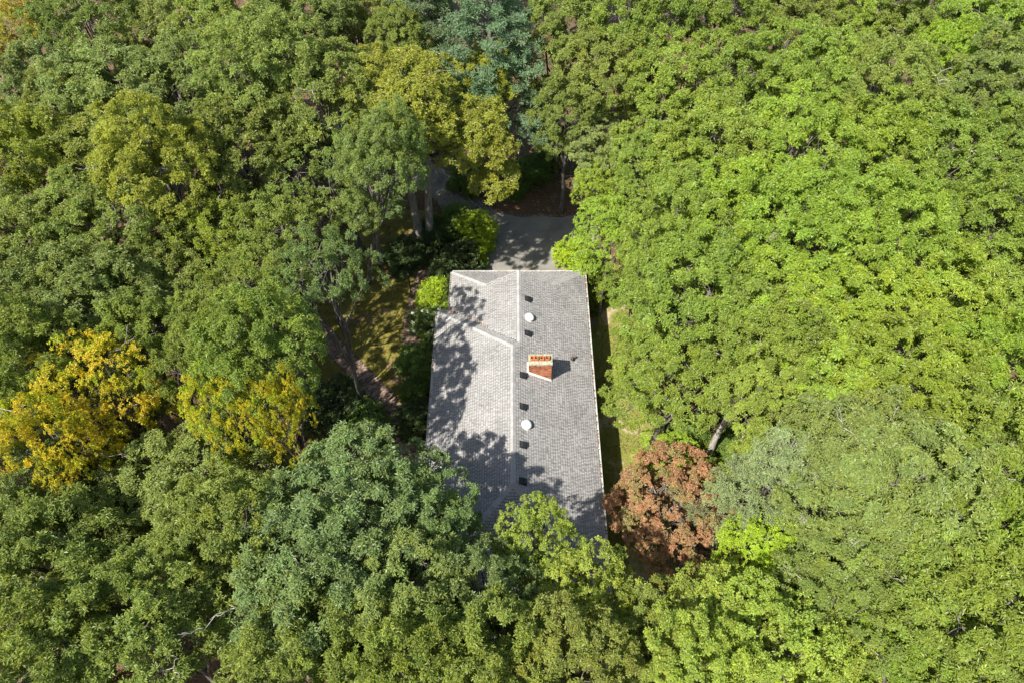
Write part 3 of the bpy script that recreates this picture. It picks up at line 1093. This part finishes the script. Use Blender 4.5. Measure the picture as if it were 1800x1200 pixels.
# (u, v) of the crown in the photograph, crown height, radius, kind, colour, name, dead branches, group, label
CAT = [
    # far left, top rows
    (35, 55, 11, 2.7, "yellow", "corner", "autumn_tree", 0, LF, "golden orange autumn tree in the far top left corner"),
    (150, 45, 12, 3.6, "oak", "green", "oak_tree", 0, LF, "green oak just right of the golden tree in the top left corner"),
    (285, 60, 12, 3.7, "oak", "olive", "oak_tree", 1, LF, "olive oak in the topmost left row, second oak from the golden corner tree"),
    (420, 35, 12, 3.7, "oak", "olive", "oak_tree", 0, LF, "olive oak in the topmost left row, third oak from the golden corner tree"),
    (545, 40, 12, 3.6, "oak", "green", "oak_tree", 0, LF, "green oak in the topmost row, second crown left of the blue-green pines"),
    (700, 75, 10.5, 2.4, "oak", "green", "oak_tree", 0, LF, "small green oak squeezed between the pines and the big yellow-olive oak"),
    (625, 25, 11, 3.0, "oak", "olive", "oak_tree", 0, LF, "olive oak in the topmost row touching the left side of the pines"),
    (60, 165, 12, 3.6, "oak", "grey", "oak_tree", 0, LF, "grey-green oak directly below the golden tree in the top left corner"),
    (190, 165, 12, 3.6, "oak", "grey", "oak_tree", 1, LF, "grey-green oak right of the one below the golden corner tree"),
    (320, 165, 12, 3.6, "oak", "grey", "oak_tree", 0, LF, "pale grey-green oak midway between the golden corner tree and the yellow-olive oak"),
    (455, 130, 12.3, 3.7, "oak", "green", "oak_tree", 0, LF, "rounded green oak two crowns left of the big yellow-olive oak"),
    (570, 165, 12, 3.5, "oak", "green", "oak_tree", 1, LF, "green oak touching the left flank of the big yellow-olive oak"),
    # by the drive
    (738, 15, 12, 3.9, "pine", "pine", "pine_tree", 0, FF, "blue-green pine at the top edge, left one of the two pines"),
    (862, 80, 12, 4.2, "pine", "pine", "pine_tree", 0, FF, "blue-green pine with drooping boughs, right one of the two pines beyond the drive"),
    # third row
    (45, 285, 12, 3.5, "oak", "moss", "oak_tree", 0, LF, "yellowish olive oak at the left edge, upper of the two yellowish ones"),
    (180, 280, 12, 3.6, "oak", "olive", "oak_tree", 0, LF, "olive oak right of the upper yellowish oak at the left edge"),
    (285, 300, 12.3, 3.4, "oak", "moss", "oak_tree", 1, LF, "glossy yellow-green oak in the middle of the upper left forest"),
    (430, 250, 12, 3.6, "oak", "green", "oak_tree", 0, LF, "tall green oak above and right of the glossy yellow-green one"),
    (535, 285, 10.5, 3.1, "open", "green", "oak_tree", 0, LF, "green oak left of the bluish lawn oak and below the yellow-olive one"),
    # fourth row
    (55, 420, 12, 3.5, "oak", "olive", "oak_tree", 0, LF, "olive oak at the left edge, a third of the way down the photo"),
    (170, 400, 11.5, 3.3, "oak", "green", "oak_tree", 0, LF, "green oak left of the gap where a pale standing trunk shows"),
    (385, 410, 10.2, 2.9, "open", "moss", "oak_tree", 2, LF, "small yellow-green oak with a pale dead branch right of the trunk gap"),
    (310, 430, 9.5, 2.6, "oak", "deep", "oak_tree", 1, LF, "dark low oak filling the gap beside the pale standing trunk"),
    (492, 395, 10.2, 2.8, "open", "green", "oak_tree", 0, LF, "green oak two crowns left of the bluish oak that stands on the lawn"),
    (572, 480, 12.5, 2.5, "open", "blue", "oak_tree", 0, LF, "bluish green oak overhanging the lawn left of the black lamp post"),
    (465, 490, 9.8, 2.6, "open", "olive", "oak_tree", 2, LF, "olive oak with bare twigs beside the bluish oak that overhangs the lawn"),
    # fifth row
    (50, 545, 12, 3.5, "oak", "deep", "oak_tree", 0, LF, "dark green oak at the left edge above the golden trees"),
    (180, 535, 11.5, 3.3, "oak", "deep", "oak_tree", 0, LF, "dark green oak just above the upper golden tree"),
    (300, 530, 11.2, 3.1, "open", "olive", "oak_tree", 0, LF, "olive oak with rounded crown above the gap between golden and yellow trees"),
    (425, 535, 12.5, 2.4, "open", "green", "oak_tree", 1, LF, "green oak above the yellow pair, left of the lawn oak's shadow"),
    (455, 628, 13.6, 2.9, "oak", "green", "oak_tree", 0, LF, "mid-green oak leaning over the left end of the diagonal brick walk"),
    (362, 628, 12.3, 2.4, "open", "green", "oak_tree", 0, LF, "green oak directly above the yellow-green pair of trees"),
    (265, 625, 10.5, 2.6, "oak", "green", "oak_tree", 0, LF, "green oak touching the right side of the upper golden tree"),
    (30, 650, 11.5, 3.0, "oak", "green", "oak_tree", 0, LF, "green oak at the left edge beside the upper golden tree"),
    # golden group
    (168, 682, 12.2, 2.4, "yellow", "gold", "autumn_tree", 1, LF, "bright golden tree, upper and larger one of the golden pair at left"),
    (92, 780, 12.8, 1.8, "yellow", "gold", "autumn_tree", 1, LF, "golden tree, lower and smaller one of the golden pair at left"),
    (398, 722, 12.9, 1.5, "yellow", "chart", "autumn_tree", 0, LF, "yellow-green tree, left one of the yellow pair behind the large oaks"),
    (495, 732, 12.9, 1.4, "yellow", "chart", "autumn_tree", 0, LF, "yellow-green tree, right one of the yellow pair behind the large oaks"),
    (225, 800, 6.5, 2.0, "oak", "deep", "oak_tree", 3, LF, "low dark oak with bare branches between the lower golden tree and the big oaks"),
    # bottom left
    (15, 850, 11.5, 3.0, "oak", "grey", "oak_tree", 0, LF, "grey-green oak at the left edge below the lower golden tree"),
    (345, 850, 11, 3.2, "oak", "grey", "oak_tree", 1, LF, "broad grey-green oak just below the yellow pair"),
    (220, 915, 11, 3.0, "oak", "deep", "oak_tree", 0, LF, "darker oak below and right of the lower golden tree"),
    (80, 1000, 12, 3.3, "oak", "green", "oak_tree", 0, LF, "green oak in the bottom left with large star-shaped leaf clusters"),
    (400, 945, 11, 2.9, "oak", "green", "oak_tree", 1, LF, "green oak above the dark ground gap at the lower left"),
    (250, 1100, 12, 3.2, "oak", "green", "oak_tree", 1, LF, "green oak left of the dark gap at the bottom edge"),
    (60, 1175, 12, 3.0, "oak", "olive", "oak_tree", 0, LF, "olive oak in the extreme bottom left corner"),
    (622, 885, 12.3, 3.6, "oak", "blue", "oak_tree", 0, NF, "largest blue-green oak, its crown covering the near left corner of the roof"),
    (748, 915, 11.3, 2.3, "oak", "blue", "oak_tree", 0, NF, "blue-green oak leaning against the near left eaves, right of the largest one"),
    (545, 1020, 12, 3.2, "oak", "blue", "oak_tree", 1, NF, "blue-green oak below the largest one, right of the dark gap"),
    (690, 1060, 12, 2.9, "oak", "grey", "oak_tree", 0, NF, "grey-green oak hiding the near left end of the house"),
    (530, 1190, 11.5, 2.9, "oak", "green", "oak_tree", 0, NF, "green oak at the bottom edge right of the dark gap"),
    (700, 1195, 12, 2.8, "oak", "green", "oak_tree", 0, NF, "green oak at the bottom edge left of the photo's middle"),
    (850, 1050, 11.5, 2.4, "oak", "blue", "oak_tree", 0, NF, "dark blue-green oak in front of the middle of the near roof end"),
    (870, 1180, 12, 2.6, "oak", "olive", "oak_tree", 0, NF, "olive oak at the bottom edge below the middle of the roof end"),
    (945, 955, 9.5, 1.9, "fine", "ygreen", "maple_tree", 0, NF, "yellow-green tree reaching up over the roof in front of the ridge"),
    (1040, 1050, 10, 2.1, "fine", "ygreen", "maple_tree", 0, NF, "yellow-green tree at the near right roof corner"),
    (1010, 1170, 11.5, 2.5, "oak", "olive", "oak_tree", 0, NF, "dull olive oak at the bottom edge below the near right roof corner"),
    (1150, 1145, 11, 2.4, "oak", "olive", "oak_tree", 0, NF, "olive oak just below the red-brown maple"),
    (1265, 1085, 10.5, 2.2, "fine", "ygreen", "maple_tree", 0, NF, "yellow-green tree directly below the red-brown maple's right side"),
    (1350, 1150, 11, 2.5, "fine", "ygreen", "maple_tree", 0, NF, "brightest yellow-green tree on the bottom edge right of the middle"),
    (1230, 1195, 11, 2.3, "oak", "ygreen", "oak_tree", 0, NF, "yellow-green oak on the bottom edge left of the brightest yellow-green tree"),
    (1460, 1165, 10, 1.9, "fine", "ygreen", "maple_tree", 0, NF, "smaller yellow-green tree right of the brightest one on the bottom edge"),
    # right bottom
    (1362, 832, 10.6, 2.2, "pine", "palepine", "pine_tree", 0, RF, "pale silvery green pine right of the red-brown maple"),
    (1490, 935, 11, 2.7, "oak", "grey", "oak_tree", 2, RF, "grey-green oak with bare twigs below and right of the pale pine"),
    (1490, 800, 11.5, 2.8, "oak", "grey", "oak_tree", 1, RF, "grey-green oak immediately right of the pale pine"),
    (1580, 850, 12, 3.2, "oak", "grey", "oak_tree", 3, RF, "broad pale green oak with white dead limbs, third crown right of the red maple"),
    (1700, 830, 12, 3.2, "oak", "leafy", "oak_tree", 3, RF, "green oak with a long white dead branch near the right edge"),
    (1785, 950, 12, 3.0, "oak", "leafy", "oak_tree", 1, RF, "green oak cut by the right edge, low in the photo"),
    (1620, 980, 12, 3.2, "oak", "leafy", "oak_tree", 1, RF, "green oak below the broad pale one with white dead limbs"),
    (1480, 1060, 11, 2.6, "oak", "green", "oak_tree", 2, RF, "green oak with a forked bare branch right of the yellow-green bottom trees"),
    (1720, 1090, 12, 3.1, "oak", "leafy", "oak_tree", 1, RF, "green oak in the bottom right, second from the corner"),
    (1590, 1150, 11.5, 2.8, "oak", "leafy", "oak_tree", 2, RF, "green oak with white twigs on the bottom edge right of the yellow-green trees"),
    (1795, 1190, 12, 2.8, "oak", "green", "oak_tree", 0, RF, "green oak in the extreme bottom right corner"),
    # right middle
    (1188, 650, 9.0, 3.0, "oak", "leafy", "oak_tree", 0, RF, "green oak overhanging the sunlit lawn strip right of the chimney"),
    (1350, 700, 10.0, 2.5, "oak", "leafy", "oak_tree", 0, RF, "green oak above the pale pine, left of the bright oaks in the middle right"),
    (1480, 690, 12, 3.2, "oak", "bright", "oak_tree", 1, RF, "bright green oak above the grey-green oak beside the pale pine"),
    (1610, 690, 12, 3.3, "oak", "bright", "oak_tree", 2, RF, "bright green oak in the middle of the right-hand forest, below the dark cleft"),
    (1745, 690, 12, 3.2, "oak", "bright", "oak_tree", 1, RF, "bright green oak at the right edge level with the chimney"),
    (1150, 515, 8.8, 2.7, "oak", "leafy", "oak_tree", 0, RF, "green oak beside the right eaves at the far end of the roof"),
    (1240, 515, 11.5, 3.3, "oak", "leafy", "oak_tree", 0, RF, "rounded green oak, second crown right of the far end of the roof"),
    (1375, 540, 12.3, 3.4, "oak", "bright", "oak_tree", 1, RF, "bright green oak, third crown right of the far end of the roof"),
    (1510, 540, 12, 3.4, "oak", "bright", "oak_tree", 1, RF, "bright green oak left of the dark cleft with pale limbs"),
    (1650, 545, 12.3, 3.4, "oak", "bright", "oak_tree", 1, RF, "sunny green oak right of the dark cleft with pale limbs"),
    (1775, 540, 12, 3.3, "oak", "leafy", "oak_tree", 1, RF, "green oak at the right edge just above the photo's middle"),
    (1195, 400, 11.5, 2.9, "oak", "leafy", "oak_tree", 0, RF, "green oak right of the lime trees along the drive"),
    (1280, 390, 12, 3.4, "oak", "bright", "oak_tree", 0, RF, "bright green oak two crowns right of the lime trees along the drive"),
    (1410, 400, 12.3, 3.5, "oak", "bright", "oak_tree", 1, RF, "highest bright green oak in the centre of the right-hand forest"),
    (1555, 405, 12.3, 3.5, "oak", "bright", "oak_tree", 0, RF, "bright green oak right of the highest one, above the dark cleft"),
    (1690, 400, 11.5, 3.2, "oak", "leafy", "oak_tree", 2, RF, "green oak with grey bare twigs, two crowns in from the right edge"),
    (1790, 400, 11.5, 3.2, "oak", "leafy", "oak_tree", 0, RF, "green oak at the right edge a third of the way down"),
    # right upper
    (1055, 255, 7.0, 2.4, "oak", "grey", "oak_tree", 1, RF, "grey-green oak overhanging the leaf bank beyond the drive"),
    (1170, 290, 11.5, 3.0, "oak", "leafy", "oak_tree", 0, RF, "green oak right of the grey-green one that overhangs the leaf bank"),
    (1260, 270, 12, 3.5, "oak", "leafy", "oak_tree", 0, RF, "green oak with a dark hollow on its right, right of the leaf bank oaks"),
    (1390, 270, 12.3, 3.5, "oak", "bright", "oak_tree", 0, RF, "bright green oak above the highest one of the right-hand forest"),
    (1520, 270, 12, 3.5, "oak", "bright", "oak_tree", 1, RF, "bright green oak below the group of dark hollows at upper right"),
    (1660, 260, 12, 3.5, "oak", "leafy", "oak_tree", 1, RF, "green oak just below the lime crown at upper right"),
    (1785, 265, 12, 3.4, "oak", "leafy", "oak_tree", 0, RF, "green oak at the right edge below the lime crown's level"),
    (1070, 120, 12, 3.4, "oak", "green", "oak_tree", 1, FF, "green oak beside the narrow rust coloured gap beyond the drive"),
    (990, 60, 12, 3.3, "oak", "green", "oak_tree", 1, FF, "green oak immediately right of the two pines"),
    (1000, 185, 9, 2.5, "oak", "green", "oak_tree", 1, FF, "green oak below the right-hand pine's boughs, above the leaf bank"),
    (1175, 150, 12, 3.5, "oak", "leafy", "oak_tree", 0, RF, "green oak right of the narrow rust coloured gap"),
    (1300, 140, 12, 3.5, "oak", "leafy", "oak_tree", 1, RF, "green oak two crowns right of the narrow rust coloured gap"),
    (1430, 145, 12, 3.5, "oak", "leafy", "oak_tree", 1, RF, "green oak three crowns right of the narrow rust coloured gap"),
    (1550, 150, 11.7, 3.4, "oak", "green", "oak_tree", 1, RF, "mid-green oak immediately left of the lime crown at upper right"),
    (1655, 100, 12.0, 2.1, "fine", "softlime", "lime_maple", 0, RF, "lime green tree standing out in the upper right of the forest"),
    (1755, 150, 12, 3.4, "oak", "green", "oak_tree", 1, RF, "mid-green oak right of the lime crown at upper right"),
    (1130, 35, 12, 3.5, "oak", "leafy", "oak_tree", 0, RF, "green oak on the top edge, third crown right of the pines"),
    (1260, 30, 12, 3.5, "oak", "leafy", "oak_tree", 1, RF, "green oak on the top edge, fourth crown right of the pines"),
    (1385, 30, 12, 3.5, "oak", "green", "oak_tree", 0, RF, "green oak on the top edge, fifth crown right of the pines"),
    (1510, 25, 12, 3.5, "oak", "leafy", "oak_tree", 1, RF, "green oak on the top edge, fourth from the right corner"),
    (1630, 10, 12, 3.5, "oak", "green", "oak_tree", 0, RF, "green oak on the top edge, third from the right corner"),
    (1730, 40, 12, 3.4, "oak", "leafy", "oak_tree", 0, RF, "green oak on the top edge, second from the right corner"),
    (1800, 40, 12, 3.3, "oak", "green", "oak_tree", 0, RF, "green oak in the extreme top right corner"),
    # lime trees round the drive and the maple
    (1060, 310, 6.0, 1.9, "fine", "drivelime", "lime_maple", 0, UF, "lime green tree at the far right corner of the drive"),
    (1075, 400, 7.5, 2.4, "fine", "drivelime", "lime_maple", 0, UF, "largest lime green tree along the right side of the drive"),
    (1345, 968, 8, 2.2, "fine", "lime", "lime_maple", 0, UF, "bright lime tree just right of the red-brown maple"),
    (1395, 1015, 8, 1.7, "fine", "lime", "lime_maple", 0, UF, "shaded lime tree right of the bright lime one near the maple"),
    (1175, 795, 3.0, 1.7, "fine", "lime", "lime_maple", 0, UF, "lime green sapling on the lawn strip above the red-brown maple"),
    (1275, 845, 3.0, 1.2, "fine", "lime", "lime_maple", 0, UF, "lime green sapling below the pale leaning trunk"),
    (1160, 690, 3.0, 0.7, "fine", "lime", "lime_maple", 0, UF, "small lime sapling showing between the oak and the sunlit lawn"),
    (1440, 780, 5.0, 1.4, "fine", "lime", "lime_maple", 0, UF, "lime understorey tree glimpsed above the pale pine"),
]
for (u, v, zc, Rr, kind, colr, name, bare, grp, label) in CAT:
    if kind in ('oak', 'open') and zc > 10.9: zc += max(-1.4, min(1.4, trng.gauss(0, 0.8)))
    p = at(u, v, zc + 0.6)
    tree(p, zc, Rr, kind, colr, label, grp, "tree", name, bare)

# trees whose trunks show: placed by the foot of the trunk
p = at(748, 432)
tree(p, 12.5, 3.9, "twin", "yolive", "big yellow-olive oak with two grey trunks rising from one foot by the drive", FF, "tree", "oak_tree", 1, 0.0, GREY_BARK)
p = at(672, 464)
tree(p, 8.8, 2.8, "oak", "blue", "bluish oak standing on the mossy lawn with its lower trunk in view", LF, "tree", "oak_tree", 0, None, GREY_BARK)
t = tree((-10.0, 34.3, 0), 14.0, 2.4, "oak", "grey", "added tall grey-green oak leaning over to shade the drive, left of the twin-trunked oak", LF, "tree", "oak_tree")
t.rotation_euler = Vector((0, 0, 1)).rotation_difference(Vector((3.0, -3.3, 13)).normalized()).to_euler()  # this leaning oak is added, tilted so its crown shades the drive
p = at(876, 345)
tree(p, 9.3, 2.6, "oak", "yolive", "yellow-olive oak at the bend of the drive beside the leaf bank", FF, "tree", "oak_tree")
p = at(1240, 812)
tree(p, 11.5, 3.0, "oak", "leafy", "green oak whose pale trunk shows behind the red-brown maple", RF, "tree", "oak_tree", 0, None, SUNLIT_BARK)
p = at(255, 425)
tree(p, 11.0, 2.6, "oak", "olive", "olive oak with its pale trunk showing in a gap of the left forest", LF, "tree", "oak_tree", 1, None, SUNLIT_BARK)
p = at(1180, 930, 2.0)
tree(p, 4.0, 3.6, "red", "red", "red-brown ornamental maple beside the near right corner of the house", UF, "tree", "red_maple", 0)

# trees beyond the edge of the picture: their shade and their crowns from the side
OUT = [(-38, 52), (-45, 46), (-37, 60), (-30, 62), (-22, 63), (-14, 64), (-6, 65), (2, 64), (10, 64), (18, 64), (26, 63), (34, 61), (41, 55), (46, 49),
       (39, 45), (37, 37), (34, 29), (30, 22), (27, 15), (24, 8), (21, 2), (14, 0), (7, -1), (0, -2), (-7, -2), (-14, -1), (-21, 2), (-24, 8), (-27, 15), (-30, 22), (-33, 29), (-36, 37), (-40, 43),
       (-30, 9), (-34, 17), (-22, -5), (-14, -7), (-37, 27), (-5, -8), (5, -7), (13, -6)]
for (x, y) in OUT:
    tree((x + trng.uniform(-1, 1), y + trng.uniform(-1, 1), 0), trng.uniform(11, 12.5), trng.uniform(3.3, 4.2), "oak", "green" if x < 5 else "leafy",
         "green oak of the surrounding wood, standing just outside the edge of the photo", "surrounding oaks outside the photo", "tree", "oak_tree")


# ------------------------------------------------------------------ shrubs
def bush(u, v, r, h, colr, label, proto=None, flowers=False, name="shrub", grp="shrubs round the house"):
    r *= 1.18
    p = at(u, v, h * 0.6)
    k = count.get("shrub", 0); count["shrub"] = k + 1
    sm, fm, PC = proto or SHRUBS[k % 3]
    root = empty(name, (p.x, p.y, 0), trng.uniform(0, 6.28))
    root.scale = (r, r, h / 1.5)
    tag(root, label, "shrub", grp)
    obj("stem", sm, BARK, root)
    f = obj("foliage", fm, LEAF, root)
    c = COLORS[colr]; b = trng.uniform(.9, 1.1)
    f.color = (c[0] * b, c[1] * b, c[2] * b, 1)
    if flowers:
        mb = MB()
        for q in PC[::2]:
            if q[2] > 0.5:
                mb.lathe((q[0] * 1.12, q[1] * 1.12, q[2] + 0.10), [(0.05, -0.05), (0.11, 0.0), (0.09, 0.06), (0.03, 0.09)], 7)
        mb.build("flower_cluster", PETAL, root, 'stuff')
    return root


bush(838, 405, 1.15, 2.3, "limebush", "bright lime layered shrub at the left edge of the drive", LAYER[0])
bush(806, 390, 1.1, 2.0, "mid", "shaded green layered shrub left of the bright lime one", LAYER[1])
bush(768, 408, 1.1, 1.8, "shrub", "dark evergreen shrub right beside the twin-trunked oak")
bush(815, 452, 1.2, 1.9, "shrub", "dark shrub at the far left corner of the garage")
bush(840, 445, 0.6, 1.6, "limebush", "small lime shrub in front of the dark one at the garage corner", LAYER[0])
bush(712, 447, 1.25, 1.6, "shrub", "dark rhododendron between the two visible lawn trunks")
bush(785, 480, 1.0, 1.8, "shrub", "dark shrub against the garage wall above the yellow-green one")
bush(762, 520, 1.0, 1.9, "limebush", "yellow-green shrub by the walk opposite the lamp post")
bush(786, 520, 0.8, 1.7, "shrub", "dark shrub squeezed between the yellow-green one and the garage")
bush(757, 568, 1.1, 1.7, "mid", "hydrangea with pale flower heads at the step of the roof", None, True, "hydrangea")
bush(738, 640, 1.15, 2.2, "mid", "tall loose green shrub halfway along the left eaves")
bush(728, 690, 0.8, 1.8, "mid", "green shrub below the tall loose one by the eaves")
bush(735, 735, 1.0, 1.9, "shrub", "dark green shrub at the near end of the shrub row")
bush(775, 600, 0.8, 1.6, "shrub", "dark shrub close under the eaves below the hydrangea")
bush(1042, 505, 1.0, 2.6, "lime", "lime shrub shaded by the garage's right wall", LAYER[1])
bush(1012, 452, 1.2, 2.2, "limebush", "low lime green shrub behind the far right corner of the garage roof", LAYER[1])
bush(862, 420, 0.35, 0.6, "mid", "tiny pale flowering shrub on the edge of the asphalt drive", None, True, "flowering_shrub")
bush(592, 712, 1.5, 2.0, "shrub", "dark shrub at the shaded lower left corner of the lawn")
bush(640, 742, 1.2, 1.7, "mid", "green shrub on the lawn where the brick walks meet the near trees")
for (u, v, r_, h_, c_, lab) in ((1212, 752, 0.9, 1.5, "mid", "green bush on the brown ground left of the pale trunk"), (1285, 775, 1.0, 1.6, "mid", "green bush just right of the pale trunk"),
                            (1300, 735, 0.9, 1.5, "shrub", "dark bush in the hollow above the pale trunk"), (1225, 805, 0.8, 1.6, "lime", "lime bush at the foot of the pale trunk")):
    bush(u, v, r_, h_, c_, lab, LAYER[0] if c_ == "lime" else None, False, "undergrowth_bush", "bushes round the pale trunk")
for (u, v, s_, lab) in ((930, 300, 1.1, "leafy undergrowth bush on the leaf bank above the drive"), (965, 280, 1.2, "darker undergrowth bush near the right end of the leaf bank"),
                        (905, 335, 0.6, "small seedling bush low on the leaf bank"), (820, 310, 1.2, "shaded bush left of the drive's bend under the yellow-olive oak")):
    bush(u, v, s_, 1.5 * s_, "mid", lab, None, False, "undergrowth_bush", "undergrowth on the leaf bank")

# ------------------------------------------------------------------ lamp post, fallen branch, litter
p = at(722.5, 514)
lp = empty("lamp_post", (p.x, p.y, 0))
tag(lp, "slender black lamp post with a lantern standing beside the brick walk", "lamp post")
mb = MB(); mb.lathe((0, 0, 0), [(0.09, 0), (0.09, 0.12), (0.045, 0.2), (0.038, 1.75), (0.05, 1.78)], 10); mb.build("post", BLACKIRON, lp, None, True)
mb = MB(); mb.lathe((0, 0, 1.78), [(0.07, 0), (0.11, 0.26)], 6); mb.build("lantern_glass", LAMPGLASS, lp)
mb = MB()
for k in range(6):
    a = k * math.pi / 3
    mb.tube([(0.072 * math.cos(a), 0.072 * math.sin(a), 1.78), (0.114 * math.cos(a), 0.114 * math.sin(a), 2.04)], [0.01, 0.01], 4)
mb.lathe((0, 0, 2.04), [(0.15, 0), (0.14, 0.03), (0.06, 0.13), (0.02, 0.2)], 6)
mb.build("lantern_cap", BLACKIRON, lp)

fb = MB()
frng = np.random.default_rng(9)
a, b = at(778, 303), at(808, 341)
a2, b2 = at(836, 362), at(853, 373)
q = limb(fb, (a.x, a.y, 0.25), (b.x, b.y, 0.10), 0.05, 0.035, frng, 0.1, 5, 6)
limb(fb, (b.x, b.y, 0.10), (a2.x, a2.y, 0.06), 0.035, 0.025, frng, 0.1, 4, 6)
limb(fb, (a2.x, a2.y, 0.06), (b2.x, b2.y, 0.08), 0.03, 0.012, frng, 0.1, 4, 6)
limb(fb, (a2.x, a2.y, 0.06), (a2.x + .5, a2.y + .6, 0.25), 0.02, 0.008, frng, 0.1, 3, 5)
tag(fb.build("fallen_branch", DEADWOOD, None, None, True), "long pale fallen branch lying across the bend of the drive", "branch")


def litter(name, n, xr, yr, zr, size, seed, keep):
    rng = np.random.default_rng(seed)
    x, y = rng.uniform(*xr, n), rng.uniform(*yr, n)
    m = keep(x, y); x, y = x[m], y[m]; n = len(x)
    P = np.stack([x, y, rng.uniform(*zr, n)], 1)
    Nn = unit(rng.normal(0, 0.35, (n, 3)) + np.array([0, 0, 1.0]))
    V, F, A = leaves(P, Nn, 1, size, size * 0.55, rng, (0, 0.2), rng.uniform(0, 1, n), np.zeros(n))
    tag(obj(name, np_mesh(name, V, F, A), LITTER), None, None, None, 'stuff')


def hidden_by_house(x, y):
    return (x > -4.7) & (x < 5.0) & (y > 11) & (y < 32.8)


litter("leaf_litter", 26000, (-26, 26), (4, 60), (0.02, 0.06), 0.17, 1,
       lambda x, y: ~hidden_by_house(x, y) & ~((x > -16) & (x < 9.6) & (y > 8) & (y < 41)))
litter("fallen_leaves", 2600, (-16, -4.5), (16, 42), (0.05, 0.075), 0.13, 2, lambda x, y: (np.sin(x * 1.3) + np.cos(y * 0.9 + x) > -0.2))
litter("fallen_leaves", 1500, (4.8, 9.8), (9, 36), (0.02, 0.04), 0.12, 3, lambda x, y: x > 4.8)
litter("drive_leaves", 700, (-6, 6), (33, 46), (0.02, 0.035), 0.12, 4, lambda x, y: y > 33)


def cover(name, n, xr, yr, keep, zr, nl_, L, W, colr, seed, elev):
    """Low growth nobody could count: one object of many small leaf tufts."""
    rng = np.random.default_rng(seed)
    x, y = rng.uniform(*xr, n), rng.uniform(*yr, n)
    m = keep(x, y); x, y = x[m], y[m]; n = len(x)
    P = np.stack([x, y, rng.uniform(*zr, n)], 1)
    Nn = unit(rng.normal(0, 0.25, (n, 3)) + np.array([0, 0, 1.0]))
    V, F, A = leaves(P, Nn, nl_, L, W, rng, elev, rng.normal(.5, .15, n), np.clip(rng.normal(.2, .2, n), 0, 1))
    o = obj(name, np_mesh(name, V, F, A), LEAF, None, 'stuff')
    o.color = tuple(colr) + (1,)


def in_poly(poly, x, y):
    return np.array([inside(poly, (a_, b_)) for a_, b_ in zip(x, y)])


def wild(x, y):
    lump = np.sin(x * 0.9 + 1.3 * np.sin(y * 0.7)) + np.cos(y * 1.1 + np.sin(x * 0.5))
    return (lump > -0.1) & ~hidden_by_house(x, y) & ~((x > -15.5) & (x < 9.8) & (y > 8) & (y < 41.5)) & ~in_poly(DRIVE, x, y)


cover("undergrowth", 17000, (-38, 38), (2, 62), wild, (0.15, 0.9), 6, 0.20, 0.085, (0.075, 0.12, 0.03), 31, (0.1, 0.4))


def lawn_left(x, y):
    return (x < -4.6) & (np.abs((y - 24.4) + (x + 7.6) * 1.08) > 1.1) & (np.abs(x + 6.5) > 0.75) & (np.sin(x * 2.1) * np.cos(y * 1.7) > -0.55)


cover("grass", 15000, (-16, -4.6), (16, 41.5), lawn_left, (0.0, 0.02), 4, 0.10, 0.022, (0.15, 0.14, 0.03), 32, (0.7, 0.35))
cover("grass", 9000, (4.6, 9.4), (9, 36), lambda x, y: np.sin(x * 1.9 + 1) * np.cos(y * 1.1) > -0.45, (0.0, 0.02), 4, 0.10, 0.022, (0.16, 0.175, 0.04), 33, (0.7, 0.35))
